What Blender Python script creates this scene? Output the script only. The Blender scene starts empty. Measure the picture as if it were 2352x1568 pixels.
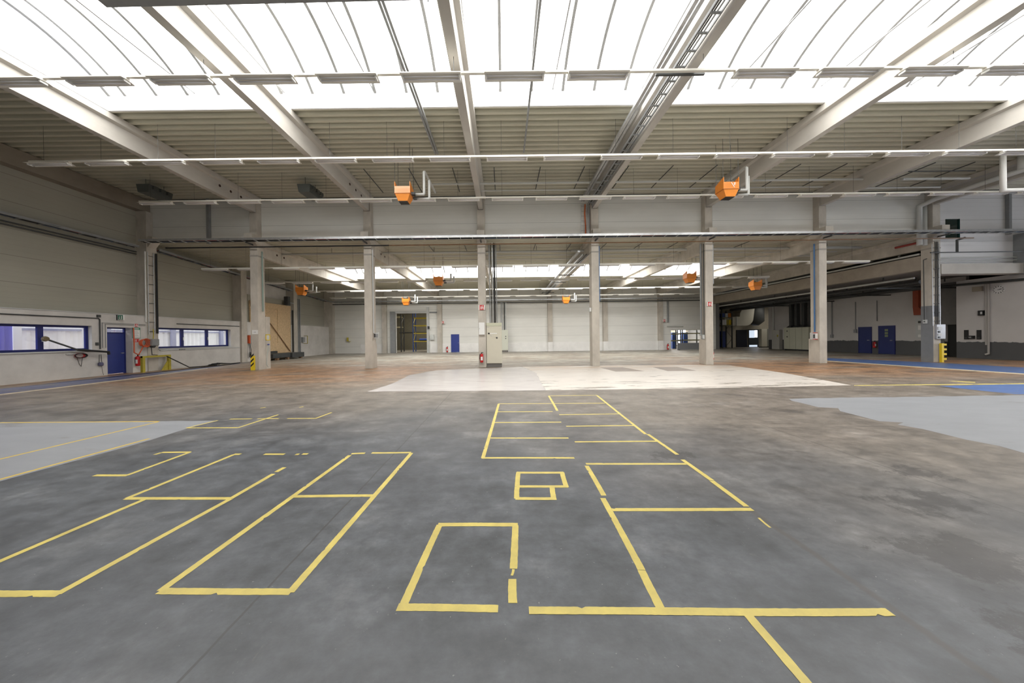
import bpy, math, random
from mathutils import Matrix, Vector
random.seed(7)
C = bpy.context.scene
COL = C.collection
# ------------------------------------------------------------------ camera
F, VPX, VPY, ROLL, PITCH, EYE = 740.0, 1156.5, 774.4, 0.0118, 0.0054, 1.575
look = Vector((0, math.cos(PITCH), -math.sin(PITCH))); up0 = Vector((0, math.sin(PITCH), math.cos(PITCH)))
cr, sr = math.cos(ROLL), math.sin(ROLL)
R2 = Vector((1, 0, 0))*cr - up0*sr
U2 = Vector((1, 0, 0))*sr + up0*cr
_y = Vector((0, 1, 0)); OX, OY = F*_y.dot(R2)/_y.dot(look), -F*_y.dot(U2)/_y.dot(look)
cam_d = bpy.data.cameras.new('camera'); cam = bpy.data.objects.new('camera', cam_d); COL.objects.link(cam)
M = Matrix.Identity(4)
for i in range(3):
    M[i][0] = R2[i]; M[i][1] = U2[i]; M[i][2] = -look[i]
M[2][3] = EYE
cam.matrix_world = M
cam_d.sensor_width = 36; cam_d.sensor_fit = 'HORIZONTAL'; cam_d.lens = F/2352*36
cam_d.shift_x = (1176-(VPX-OX))/2352; cam_d.shift_y = ((VPY-OY)-784)/2352
cam_d.clip_start = 0.05; cam_d.clip_end = 300
C.camera = cam
def at(px, py, X=None, Y=None, Z=None):
    """point of the place seen at a pixel of the photograph, on a plane of the building"""
    d = look + R2*((px-VPX+OX)/F) - U2*((py-VPY+OY)/F)
    t = X/d.x if X is not None else (Y/d.y if Y is not None else (Z-EYE)/d.z)
    p = d*t; return Vector((p.x, p.y, p.z+EYE))
# ------------------------------------------------------------------ world, view
W = bpy.data.worlds.new('world'); C.world = W; W.use_nodes = True
bg = W.node_tree.nodes['Background']; bg.inputs[0].default_value = (0.84, 0.90, 1.0, 1); bg.inputs[1].default_value = 2.3
C.view_settings.view_transform = 'Standard'; C.view_settings.look = 'None'
C.view_settings.exposure = 1.45; C.view_settings.gamma = 1.0; C.view_settings.use_curve_mapping = False
SKY_L = 3.2      # radiance of the daylit opal glazing
# ------------------------------------------------------------------ materials
MATS = {}
def mat(name, col, rough=0.6, var=0.0, scale=3.0, metal=0.0, spec=0.4, bump=0.0, stretch=(1, 1, 1), var2=None, emit=None):
    if name in MATS: return MATS[name]
    m = bpy.data.materials.new(name); m.use_nodes = True; MATS[name] = m
    nt = m.node_tree; N, L = nt.nodes, nt.links; b = N['Principled BSDF']
    b.inputs['Base Color'].default_value = (*col, 1); b.inputs['Roughness'].default_value = rough
    b.inputs['Metallic'].default_value = metal; b.inputs['Specular IOR Level'].default_value = spec
    if emit:
        b.inputs['Emission Color'].default_value = (*emit[0], 1); b.inputs['Emission Strength'].default_value = emit[1]
    if var or bump:
        g = N.new('ShaderNodeNewGeometry'); mp = N.new('ShaderNodeMapping'); mp.inputs['Scale'].default_value = stretch
        L.new(g.outputs['Position'], mp.inputs[0])
        n = N.new('ShaderNodeTexNoise'); n.inputs['Scale'].default_value = scale; n.inputs['Detail'].default_value = 6
        n.inputs['Roughness'].default_value = 0.65
        L.new(mp.outputs[0], n.inputs['Vector'])
        r = N.new('ShaderNodeValToRGB'); r.color_ramp.elements[0].position = .3; r.color_ramp.elements[1].position = .7
        lo = var2 or tuple(c*(1-var) for c in col); hi = tuple(min(1, c*(1+var*.6)) for c in col)
        r.color_ramp.elements[0].color = (*lo, 1); r.color_ramp.elements[1].color = (*hi, 1)
        L.new(n.outputs['Fac'], r.inputs[0]); L.new(r.outputs[0], b.inputs['Base Color'])
        if bump:
            bp = N.new('ShaderNodeBump'); bp.inputs['Strength'].default_value = bump; bp.inputs['Distance'].default_value = .02
            L.new(n.outputs['Fac'], bp.inputs['Height']); L.new(bp.outputs[0], b.inputs['Normal'])
    return m
class NB:
    """tiny node builder"""
    def __init__(s, m): s.nt = m.node_tree; s.N = s.nt.nodes; s.L = s.nt.links
    def put(s, sock, v):
        if hasattr(v, 'is_linked') or hasattr(v, 'links'): s.L.new(v, sock)
        else: sock.default_value = v
    def math(s, op, a, b=0.0, c=0.0, clamp=False):
        n = s.N.new('ShaderNodeMath'); n.operation = op; n.use_clamp = clamp
        for i, v in enumerate((a, b, c)): s.put(n.inputs[i], v)
        return n.outputs[0]
    def sstep(s, v, lo, hi):
        n = s.N.new('ShaderNodeMapRange'); n.interpolation_type = 'SMOOTHSTEP'
        s.put(n.inputs[0], v); n.inputs[1].default_value = lo; n.inputs[2].default_value = hi
        return n.outputs[0]
    def noise(s, vec, scale, detail=5, rough=.6, stretch=None):
        if stretch:
            mp = s.N.new('ShaderNodeMapping'); mp.inputs['Scale'].default_value = stretch; s.L.new(vec, mp.inputs[0]); vec = mp.outputs[0]
        n = s.N.new('ShaderNodeTexNoise'); n.inputs['Scale'].default_value = scale; n.inputs['Detail'].default_value = detail
        n.inputs['Roughness'].default_value = rough; s.L.new(vec, n.inputs['Vector']); return n.outputs['Fac']
    def mix(s, f, a, b):
        n = s.N.new('ShaderNodeMix'); n.data_type = 'RGBA'
        s.put(n.inputs[0], f)
        for k, v in ((6, a), (7, b)):
            if isinstance(v, tuple): n.inputs[k].default_value = (*v, 1)
            else: s.L.new(v, n.inputs[k])
        return n.outputs[2]
    def scale(s, col, f):
        n = s.N.new('ShaderNodeMix'); n.data_type = 'RGBA'; n.blend_type = 'MULTIPLY'; n.inputs[0].default_value = 1
        s.L.new(col, n.inputs[6])
        cmb = s.N.new('ShaderNodeCombineColor')
        for i in range(3): s.put(cmb.inputs[i], f)
        s.L.new(cmb.outputs[0], n.inputs[7]); return n.outputs[2]
def floor_mat():
    m = bpy.data.materials.new('worn_concrete_floor'); m.use_nodes = True; b = NB(m); P = b.N['Principled BSDF']
    g = b.N.new('ShaderNodeNewGeometry'); pos = g.outputs['Position']
    sx = b.N.new('ShaderNodeSeparateXYZ'); b.L.new(pos, sx.inputs[0]); X, Y = sx.outputs[0], sx.outputs[1]
    big = b.noise(pos, .33, 4, .55); mid = b.noise(pos, 1.3, 6, .65); fine = b.noise(pos, 7, 8, .7); speck = b.noise(pos, 45, 3, .5)
    streak = b.noise(pos, .8, 5, .6, (.35, 1.6, 1))
    # dark bluish sealed slab where the machines stood, brown-grey bare concrete around it
    d = b.math('ADD', b.math('ADD', Y, b.math('MULTIPLY', b.math('MAXIMUM', X, 0.0), .9)), b.math('MULTIPLY', b.math('SUBTRACT', big, .5), 7.0))
    f1 = b.sstep(d, 3.6, 9.5)
    c = b.mix(f1, (.084, .091, .102), (.165, .143, .122))
    c = b.mix(b.sstep(b.math('ADD', Y, b.math('MULTIPLY', b.math('SUBTRACT', big, .5), 6.0)), 8.0, 14.0), c, (.215, .178, .138))
    # rusty brown wear along the column line and in the side aisles
    rz = b.math('MULTIPLY', b.sstep(Y, 9.5, 14.5), b.math('SUBTRACT', 1.0, b.sstep(Y, 19.0, 26.0)))
    side = b.sstep(b.math('ABSOLUTE', b.math('SUBTRACT', X, 3.0)), 4.0, 8.5)
    rust = b.math('MULTIPLY', b.math('MULTIPLY', rz, side), b.sstep(streak, .30, .55))
    c = b.mix(b.math('MULTIPLY', rust, .85), c, (.36, .195, .10))
    # grey-green pale wear further in
    c = b.mix(b.math('MULTIPLY', b.sstep(Y, 17.0, 20.0), b.sstep(streak, .42, .58)), c, (.33, .315, .27))
    # dark oil marks
    oil = b.math('MULTIPLY', b.sstep(b.noise(pos, .62, 7, .66, (.7, 1.2, 1)), .53, .64), b.sstep(X, 1.8, 3.2))
    c = b.mix(b.math('MULTIPLY', oil, .6), c, (.07, .064, .06))
    pale = b.sstep(mid, .52, .74)
    c = b.mix(b.math('MULTIPLY', pale, .22), c, (.22, .218, .215))
    c = b.scale(c, b.math('MULTIPLY_ADD', fine, 1.3, .35))
    c = b.scale(c, b.math('MULTIPLY_ADD', mid, 1.7, .15))
    c = b.scale(c, b.math('MULTIPLY_ADD', b.noise(pos, 2.7, 7, .7, (.8, 1.3, 1)), 1.5, .25))
    # oil spots where machines dripped
    for (ox, oy, orr) in ((3.25, 2.25, .42), (2.95, 1.62, .36), (3.95, 3.0, .40), (4.6, 3.6, .3), (2.2, 4.2, .3)):
        dx, dy = b.math('SUBTRACT', X, ox), b.math('SUBTRACT', Y, oy)
        rr = b.math('SQRT', b.math('ADD', b.math('MULTIPLY', dx, dx), b.math('MULTIPLY', b.math('MULTIPLY', dy, dy), 2.2)))
        rr = b.math('ADD', rr, b.math('MULTIPLY', b.math('SUBTRACT', b.noise(pos, 2.4, 9, .78), .5), 2.2))
        c = b.mix(b.math('MULTIPLY', b.math('SUBTRACT', 1.0, b.sstep(rr, orr*.55, orr*1.05)), .6), c, (.028, .025, .024))
    scr = b.noise(pos, 3.6, 10, .8, (.7, 1.2, 1))
    c = b.mix(b.math('MULTIPLY', b.sstep(scr, .58, .76), .22), c, (.26, .26, .26))
    c = b.mix(b.math('MULTIPLY', b.sstep(b.noise(pos, 5.5, 10, .78, (1.2, .5, 1)), .62, .74), .25), c, (.32, .30, .27))
    c = b.mix(b.math('MULTIPLY', b.sstep(speck, .70, .76), .45), c, (.40, .40, .38))
    # saw-cut joints of the slab
    def line(v, p, w, soft=.004):
        return b.math('SUBTRACT', 1.0, b.sstep(b.math('ABSOLUTE', b.math('SUBTRACT', v, p)), w, w+soft))
    wob = b.math('MULTIPLY', b.math('SUBTRACT', b.noise(pos, 3.0, 3), .5), .03)
    j = line(b.math('ADD', X, wob), -1.52, .006)
    for p in (4.48, 10.5, -7.5, -13.5): j = b.math('MAXIMUM', j, line(X, p, .005))
    crack = b.math('MULTIPLY', line(b.math('ADD', X, b.math('MULTIPLY', wob, 2.2)), 2.2, .010, .03), b.math('SUBTRACT', 1.0, b.sstep(Y, 3.0, 4.5)))
    for p in (5.42, 11.4, 17.3, 23.2, 29.2): j = b.math('MAXIMUM', j, line(Y, p, .006))
    c = b.mix(b.math('MULTIPLY', j, .65), c, (.045, .043, .04))
    c = b.mix(b.math('MULTIPLY', crack, .55), c, (.075, .065, .055))
    b.L.new(c, P.inputs['Base Color'])
    P.inputs['Specular IOR Level'].default_value = .42
    b.L.new(b.math('MULTIPLY_ADD', fine, .30, .30), P.inputs['Roughness'])
    bp = b.N.new('ShaderNodeBump'); bp.inputs['Strength'].default_value = .12; bp.inputs['Distance'].default_value = .01
    b.L.new(fine, bp.inputs['Height']); b.L.new(bp.outputs[0], P.inputs['Normal'])
    return m
def paint_mat(name, col, under, wear, scale=1.2, rough=.4, stretch=(.5, 1.5, 1), lo=.60):
    """floor paint worn through to the concrete in patches"""
    m = bpy.data.materials.new(name); m.use_nodes = True; b = NB(m); P = b.N['Principled BSDF']
    g = b.N.new('ShaderNodeNewGeometry'); pos = g.outputs['Position']
    n = b.noise(pos, scale, 8, .68, stretch); v = b.noise(pos, 2.2, 5, .6, (.5, 1.2, 1))
    c = b.scale(b.mix(0.0, col, col), b.math('MULTIPLY_ADD', v, .36, .82))
    if name == 'worn_white_floor_paint':
        sx = b.N.new('ShaderNodeSeparateXYZ'); b.L.new(pos, sx.inputs[0])
        tan = b.math('MULTIPLY', b.sstep(sx.outputs[1], 13.2, 16.8), b.sstep(b.noise(pos, 1.1, 6, .65, (.5, 1.5, 1)), .38, .62))
        c = b.mix(b.math('MULTIPLY', tan, .75), c, (.50, .36, .24))
        n = b.math('ADD', n, b.math('MULTIPLY', b.math('SUBTRACT', 1.0, b.sstep(sx.outputs[1], 10.2, 12.2)), .06))
    c = b.mix(b.math('MULTIPLY', b.sstep(n, lo, lo+.05), wear), c, under)
    b.L.new(c, P.inputs['Base Color']); P.inputs['Roughness'].default_value = rough; P.inputs['Specular IOR Level'].default_value = .45
    return m
def panel_mat(name, col, step, off=0.0, var=.05, rough=.5, w=.012):
    """sandwich panels with horizontal joints"""
    m = bpy.data.materials.new(name); m.use_nodes = True; b = NB(m); P = b.N['Principled BSDF']
    g = b.N.new('ShaderNodeNewGeometry'); pos = g.outputs['Position']
    sx = b.N.new('ShaderNodeSeparateXYZ'); b.L.new(pos, sx.inputs[0]); Z = sx.outputs[2]
    n = b.noise(pos, .8, 5, .6, (.5, .5, 2)); c = b.scale(b.mix(0.0, col, col), b.math('MULTIPLY_ADD', n, var*4, 1-var*2))
    t = b.math('FRACT', b.math('DIVIDE', b.math('SUBTRACT', Z, off), step))
    t = b.math('MULTIPLY', b.math('ABSOLUTE', b.math('SUBTRACT', t, .5)), step)
    j = b.math('SUBTRACT', 1.0, b.sstep(t, w*.4, w))
    t2 = b.math('FRACT', b.math('DIVIDE', Z, step/5.0)); rib = b.sstep(b.math('ABSOLUTE', b.math('SUBTRACT', t2, .5)), .42, .5)
    c = b.mix(b.math('MULTIPLY', j, .55), c, tuple(x*.25 for x in col))
    c = b.mix(b.math('MULTIPLY', rib, .10), c, tuple(x*.4 for x in col))
    b.L.new(c, P.inputs['Base Color']); P.inputs['Roughness'].default_value = rough; P.inputs['Specular IOR Level'].default_value = .3
    return m
def dado_mat(name, top, low, h, base_z=0.0):
    """wall painted in two colours with a ragged brush line between them"""
    m = bpy.data.materials.new(name); m.use_nodes = True; b = NB(m); P = b.N['Principled BSDF']
    g = b.N.new('ShaderNodeNewGeometry'); pos = g.outputs['Position']
    sx = b.N.new('ShaderNodeSeparateXYZ'); b.L.new(pos, sx.inputs[0])
    n = b.noise(pos, 1.6, 5, .7, (1, 1, .3)); v = b.noise(pos, .9, 5, .6)
    z = b.math('ADD', sx.outputs[2], b.math('MULTIPLY', b.math('SUBTRACT', n, .5), .35))
    c = b.mix(b.sstep(z, h-.01, h+.01), low, top)
    c = b.scale(c, b.math('MULTIPLY_ADD', v, .24, .88))
    b.L.new(c, P.inputs['Base Color']); P.inputs['Roughness'].default_value = .6
    return m
def glaze_mat():
    m = bpy.data.materials.new('opal_skylight_glazing'); m.use_nodes = True; b = NB(m); P = b.N['Principled BSDF']
    P.inputs['Base Color'].default_value = (.85, .87, .88, 1); P.inputs['Roughness'].default_value = .5
    P.inputs['Emission Color'].default_value = (1.0, .985, .955, 1); P.inputs['Emission Strength'].default_value = SKY_L
    return m
CONC = mat('precast_concrete', (.53, .49, .43), .75, .22, 1.6, bump=.08, stretch=(1, 1, .6))
CONCL = mat('beam_concrete', (.50, .475, .435), .75, .12, 1.2, stretch=(1, .5, 1))
DECK = mat('cream_steel_deck', (.55, .53, .43), .5, .06, .8)
WHITEP = mat('white_paint', (.83, .82, .80), .55, .08, 1.5)
PLASTER = mat('white_plaster_wall', (.62, .595, .565), .7, .14, 1.1, bump=.03)
CREAM = mat('cream_enamel', (.84, .82, .75), .4, spec=.4)
REFL = mat('white_reflector', (.80, .78, .72), .35, spec=.4)
TUBE = mat('fluorescent_tube_glass', (.82, .82, .86), .12, spec=.7)
ORANGE = mat('orange_enamel', (.78, .26, .035), .35, .08, 3)
ORANGE_SHEEN = mat('orange_painted_sheen', (.80, .36, .14), .25, spec=.6)
BLACK = mat('black', (.012, .012, .013), .5)
DARK = mat('dark_grey_steel', (.055, .058, .058), .5, .15, 4)
GALV = mat('galvanised_steel', (.50, .51, .52), .35, .2, 6, metal=.7)
STEEL = mat('grey_steel', (.27, .28, .285), .45, .12, 4)
BROWNP = mat('brown_painted_pipe', (.20, .115, .06), .5, .3, 5)
GREYP = mat('grey_plastic_pipe', (.55, .56, .54), .4)
LGREY = mat('light_grey_enamel', (.55, .56, .55), .4, .05)
BEIGE = mat('beige_enamel', (.62, .585, .48), .4, .04, 2)
BEIGED = mat('olive_beige_enamel', (.50, .50, .40), .45, .04, 2)
BLUE = mat('blue_paint', (.030, .050, .24), .4, .08, 2)
BLUEF = mat('blue_window_frame', (.012, .018, .13), .4)
RED = mat('red_enamel', (.56, .02, .022), .35)
REDB = mat('red_brown_duct', (.30, .055, .02), .5, .1)
YEL = mat('yellow_enamel', (.85, .62, .02), .45, .06, 5)
YELD = mat('worn_yellow_paint', (.46, .38, .045), .55, .2, 6)
GREEN = mat('sign_green', (.01, .19, .10), .4)
SIGNW = mat('sign_white', (.80, .80, .78), .5)
REDS = mat('sign_red', (.55, .05, .05), .5)
BLUEC = mat('blue_conduit', (.07, .17, .36), .4)
OSB = mat('chipboard', (.63, .455, .27), .7, .22, 9, stretch=(1, 1, 1))
WOOD = mat('brown_batten', (.20, .10, .045), .7, .2, 8)
GLASSG = mat('green_tinted_glass', (.005, .022, .020), .08, spec=.8)
RUBBER = mat('black_rubber_cable', (.02, .02, .02), .6)
CLEARB = mat('clear_grey_box', (.33, .33, .35), .2, spec=.6)
# ------------------------------------------------------------------ mesh builder
class MB:
    def __init__(s): s.v = []; s.f = []
    def box(s, x0, x1, y0, y1, z0, z1):
        n = len(s.v)
        s.v += [(x0,y0,z0),(x1,y0,z0),(x1,y1,z0),(x0,y1,z0),(x0,y0,z1),(x1,y0,z1),(x1,y1,z1),(x0,y1,z1)]
        s.f += [tuple(n+i for i in q) for q in ((0,3,2,1),(4,5,6,7),(0,1,5,4),(1,2,6,5),(2,3,7,6),(3,0,4,7))]; return s
    def hexa(s, b, t):
        n = len(s.v); s.v += list(b)+list(t)
        s.f += [tuple(n+i for i in q) for q in ((0,3,2,1),(4,5,6,7),(0,1,5,4),(1,2,6,5),(2,3,7,6),(3,0,4,7))]; return s
    def poly(s, pts):
        n = len(s.v); s.v += [tuple(p) for p in pts]; s.f.append(tuple(range(n, n+len(pts)))); return s
    def prism(s, pts, d):
        """closed outline pts (3D, planar) extruded by vector d"""
        n = len(s.v); k = len(pts); d = Vector(d)
        s.v += [tuple(p) for p in pts]+[tuple(Vector(p)+d) for p in pts]
        s.f.append(tuple(range(n+k-1, n-1, -1))); s.f.append(tuple(range(n+k, n+2*k)))
        for i in range(k): s.f.append((n+i, n+(i+1) % k, n+k+(i+1) % k, n+k+i))
        return s
    def tube(s, pts, r, n=8, caps=True):
        pts = [Vector(p) for p in pts]; rings = []
        ref = None
        for i, p in enumerate(pts):
            if i == 0: t = (pts[1]-p).normalized()
            elif i == len(pts)-1: t = (p-pts[i-1]).normalized()
            else:
                a, c = (p-pts[i-1]).normalized(), (pts[i+1]-p).normalized(); t = (a+c)
                t = t.normalized() if t.length > 1e-5 else a
            if ref is None:
                ref = Vector((0, 0, 1)) if abs(t.z) < .9 else Vector((1, 0, 0))
            u = (ref-t*ref.dot(t)); u = u.normalized() if u.length > 1e-6 else t.orthogonal().normalized()
            w = t.cross(u); ref = u
            k = 1.0
            if 0 < i < len(pts)-1:
                cs = max(.45, t.dot((p-pts[i-1]).normalized())); k = 1/cs**.5
            b = len(s.v); rings.append(b)
            for j in range(n):
                a = 2*math.pi*j/n; s.v.append(tuple(p+(u*math.cos(a)+w*math.sin(a))*r*k))
        for a, c in zip(rings, rings[1:]):
            for j in range(n): s.f.append((a+j, a+(j+1) % n, c+(j+1) % n, c+j))
        if caps:
            s.f.append(tuple(rings[0]+j for j in range(n-1, -1, -1))); s.f.append(tuple(rings[-1]+j for j in range(n)))
        return s
    def lathe(s, c, prof, n=16, axis='Z'):
        b0 = len(s.v); c = Vector(c)
        for r, h in prof:
            for j in range(n):
                a = 2*math.pi*j/n; q = (r*math.cos(a), r*math.sin(a), h)
                if axis == 'X': q = (h, q[0], q[1])
                if axis == 'Y': q = (q[0], h, q[1])
                s.v.append(tuple(c+Vector(q)))
        for i in range(len(prof)-1):
            for j in range(n):
                s.f.append((b0+i*n+j, b0+i*n+(j+1) % n, b0+(i+1)*n+(j+1) % n, b0+(i+1)*n+j))
        s.f.append(tuple(b0+j for j in range(n-1, -1, -1))); s.f.append(tuple(b0+(len(prof)-1)*n+j for j in range(n)))
        return s
    def build(s, name, m, parent=None, smooth=False, bevel=0.0):
        off = parent_loc(parent)
        me = bpy.data.meshes.new(name); me.from_pydata([tuple(Vector(v)-off) for v in s.v], [], s.f); me.update()
        import bmesh
        bm = bmesh.new(); bm.from_mesh(me); bmesh.ops.recalc_face_normals(bm, faces=bm.faces); bm.to_mesh(me); bm.free()
        if smooth:
            for p in me.polygons: p.use_smooth = len(p.vertices) == 4
        me.materials.append(m)
        o = bpy.data.objects.new(name, me); COL.objects.link(o)
        if parent is not None: o.parent = parent
        if bevel:
            bv = o.modifiers.new('bevel', 'BEVEL'); bv.width = bevel; bv.segments = 2; bv.limit_method = 'ANGLE'
        return o
def parent_loc(p):
    v = Vector((0, 0, 0))
    while p is not None: v += p.location; p = p.parent
    return v
def struct(o): o['kind'] = 'structure'; return o
def tag(o, label, cat, group=None):
    o['label'] = label; o['category'] = cat; o['kind'] = 'thing'
    if group: o['group'] = group
    return o
def thing(name, label, cat, loc, group=None):
    o = bpy.data.objects.new(name, None); COL.objects.link(o); o.location = loc; o.empty_display_size = .1
    return tag(o, label, cat, group)
def dup(root, loc, label, group=None):
    r = root.copy(); COL.objects.link(r); r.location = loc; r['label'] = label
    if group: r['group'] = group
    for ch in list(root.children):
        c = ch.copy(); COL.objects.link(c); c.parent = r
        for g in list(ch.children):
            d = g.copy(); COL.objects.link(d); d.parent = c
    return r
def B(x0, x1, y0, y1, z0, z1): return MB().box(min(x0,x1), max(x0,x1), min(y0,y1), max(y0,y1), min(z0,z1), max(z0,z1))
def T(pts, r, n=8): return MB().tube(pts, r, n)
ORD = 'first second third fourth fifth sixth seventh eighth ninth tenth eleventh twelfth thirteenth fourteenth fifteenth sixteenth seventeenth eighteenth nineteenth twentieth twenty-first twenty-second'.split()
def wall_grid(mp, u0, u1, z0, z1, holes, t):
    """wall slab with rectangular openings; mp(u, z, d) gives the 3D point at depth d"""
    mb = MB()
    us = sorted({u0, u1, *[h[0] for h in holes], *[h[1] for h in holes]}); zs = sorted({z0, z1, *[h[2] for h in holes], *[h[3] for h in holes]})
    us = [u for u in us if u0 <= u <= u1]; zs = [z for z in zs if z0 <= z <= z1]
    def solid(i, j):
        if not (0 <= i < len(us)-1 and 0 <= j < len(zs)-1): return False
        u, z = (us[i]+us[i+1])/2, (zs[j]+zs[j+1])/2
        return not any(h[0] < u < h[1] and h[2] < z < h[3] for h in holes)
    for i in range(len(us)-1):
        for j in range(len(zs)-1):
            if not solid(i, j): continue
            a, b, c, d = us[i], us[i+1], zs[j], zs[j+1]
            for k in (0, t): mb.poly([mp(a, c, k), mp(b, c, k), mp(b, d, k), mp(a, d, k)])
            if not solid(i-1, j): mb.poly([mp(a, c, 0), mp(a, c, t), mp(a, d, t), mp(a, d, 0)])
            if not solid(i+1, j): mb.poly([mp(b, c, 0), mp(b, c, t), mp(b, d, t), mp(b, d, 0)])
            if not solid(i, j-1): mb.poly([mp(a, c, 0), mp(b, c, 0), mp(b, c, t), mp(a, c, t)])
            if not solid(i, j+1): mb.poly([mp(a, d, 0), mp(b, d, 0), mp(b, d, t), mp(a, d, t)])
    return mb
# ------------------------------------------------------------------ main dimensions
YA, YF = 17.0, 35.2                # column row, far wall
XL, XLU = -18.8, -19.3             # left wall: thick lower part, panels above
XR = 28.3                          # right wall under the mezzanine
CX = [-13.12+6*k for k in range(8)]
H1, H2 = 9.15, 6.88                # undersides of the two roof decks
VY1, VY2, VW = 8.2, 26.1, 2.4      # skylight centre lines and half width
LDADO = 2.9
# ------------------------------------------------------------------ floor and painted areas
FLOORM = floor_mat()
struct(MB().poly([(-24, -3, 0), (40, -3, 0), (40, 50, 0), (-24, 50, 0)]).build('floor', FLOORM))
def fp(p): return at(p[0], p[1], Z=0)
def ragged(pts, amp, seg=.12):
    out = []
    for i in range(len(pts)):
        a, b = pts[i], pts[(i+1) % len(pts)]; n = max(1, int((b-a).length/seg)); t = (b-a).normalized() if (b-a).length else Vector((1, 0, 0)); nn = Vector((-t.y, t.x, 0))
        for k in range(n):
            p = a.lerp(b, k/n); out.append(p+nn*(random.uniform(-amp, amp) if k else 0))
    return out
def paint(name, pxs, m, z, amp=.012, seg=.25, pts=None):
    pts = pts or [fp(p) for p in pxs]
    pts = ragged(pts, amp, seg)
    return struct(MB().poly([(p.x, p.y, z*.4) for p in pts]).build(name, m))
CONCU = (.19, .175, .155)
PW = paint_mat('worn_white_floor_paint', (.62, .575, .525), (.20, .175, .145), .9, 1.3, .35, (.45, 2.2, 1), .595)
PWG = paint_mat('pale_grey_floor_paint', (.60, .565, .55), (.32, .30, .29), .6, .9, .22, lo=.64)
PG = paint_mat('light_grey_floor_paint', (.265, .275, .295), (.20, .195, .19), .7, .9, .4, lo=.60)
PB = paint_mat('blue_lane_paint', (.085, .15, .34), (.12, .15, .22), .7, 1.0, .4, lo=.60)
PBL = paint_mat('worn_blue_lane_paint', (.105, .115, .22), (.17, .16, .17), .8, .9, .4, lo=.52)
PLINE = paint_mat('pale_line_paint', (.62, .52, .36), CONCU, .7, 3, .5, (1, 1, 1), .58)
PYEL = paint_mat('faded_yellow_line', (.60, .50, .14), CONCU, .8, 4, .5, (1, 1, 1), .55)
paint('floor_marking', [(843, 899), (903, 880), (940, 861), (1005, 850), (1200, 842), (1232, 857), (1253, 896)], PWG, .0015, .03)
paint('floor_marking', [(1253, 896), (1232, 857), (1200, 842), (1420, 838.5), (1668, 837.5), (1800, 856), (1955, 884.5), (1700, 890), (1400, 894)], PW, .0017, .02)
DKP = paint_mat('dark_patched_concrete', (.25, .20, .165), (.35, .31, .27), .5, 2, .5, lo=.55)
paint('floor_marking', [(1378, 844), (1430, 843.2), (1480, 852), (1414, 853)], DKP, .0024)
paint('floor_marking', [(1499, 843), (1555, 842.5), (1600, 851), (1533, 851.8)], DKP, .0024)
paint('floor_marking', [(1813, 916), (1850, 914.5), (2352, 907), (3300, 893), (3400, 1180), (2352, 1040), (2296, 1024), (2222, 1010), (2120, 985), (2062, 975), (2075, 970), (2020, 967), (1930, 944), (1925, 937), (1880, 935), (1818, 920)], PG, .0015, .04, .3)
paint('floor_marking', [(2158, 886.5), (2352, 881), (3000, 868), (3000, 905), (2330, 905)], PB, .0016)
paint('floor_marking', [(1856, 822.8), (1905, 822), (2117, 831), (2352, 843.6), (3000, 880), (3000, 897), (2352, 857.5), (1903, 828)], PB, .0015, .01)
paint('floor_marking', [(1856, 823.6), (1903, 828), (2352, 857.5), (2352, 860), (1903, 829.6), (1850, 824)], PLINE, .0022, .004)
paint('floor_marking', [(1962, 884.2), (2352, 880.2), (3000, 868), (3000, 869.5), (2352, 882), (1962, 885.6)], PYEL, .0025, .004)
paint('floor_marking', [(2180, 874), (2240, 877), (2240, 879), (2180, 875.3)], PYEL, .002, .004)
paint('floor_marking', [(-1200, 1020), (0, 893), (245, 865), (545, 836), (585, 829), (476, 845), (292, 870), (0, 905), (-1200, 1055)], PBL, .0015, .01)
paint('floor_marking', [(-1200, 1055), (0, 905), (292, 870), (476, 845), (478, 846.4), (292, 872), (0, 907.5), (-1200, 1062)], PLINE, .0022, .004)
paint('floor_marking', [(-1500, 985), (0, 969), (500, 966), (432, 983), (340, 1012), (0, 1105), (-800, 1330)], PG, .0015, .015)
# ------------------------------------------------------------------ tape on the floor
TAPE = mat('yellow_floor_tape', (.68, .555, .14), .45, .10, 5, var2=(.52, .42, .12))
TAPEO = mat('amber_floor_tape', (.62, .44, .08), .5, .16, 6)
def tape_line(mb, a, b, w=.052, z=.003, px=True):
    a, b = (fp(a), fp(b)) if px else (Vector((*a, 0)), Vector((*b, 0)))
    t = (b-a); L = t.length; t.normalize(); n = Vector((-t.y, t.x, 0)); k = min(160, max(2, int(L/.022)))
    lft, rgt = [], []
    nicks = {random.randrange(1, k): random.choice((-1, 1)) for _ in range(int(L/.7))} if L > .5 else {}
    drift = random.uniform(-.004, .004)
    for i in range(k+1):
        p = a+t*(L*i/k); j = lambda: random.uniform(-.0012, .0012)
        wl = wr = w/2
        p = p+n*(drift*math.sin(math.pi*i/k))
        if i in nicks:
            if nicks[i] > 0: wl -= random.uniform(.004, .016)
            else: wr -= random.uniform(.004, .016)
        if i in (0, k): p = p + t*random.uniform(-.006, .006)
        lft.append(p+n*(wl+j())); rgt.append(p-n*(wr+j()))
    for i in range(k):
        mb.poly([(q.x, q.y, z) for q in (lft[i], lft[i+1], rgt[i+1], rgt[i])])
def tape(label, segs, m=TAPE, w=.052, z=.0012):
    t = thing('floor_tape', label, 'floor tape', tuple(fp(segs[0][0])), 'tape outlines on the floor')
    for i, s in enumerate(segs):
        mb = MB(); tape_line(mb, s[0], s[1], s[2] if len(s) > 2 else w, z+.00008*i); mb.build('tape_strip', m, t)
    return t
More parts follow.
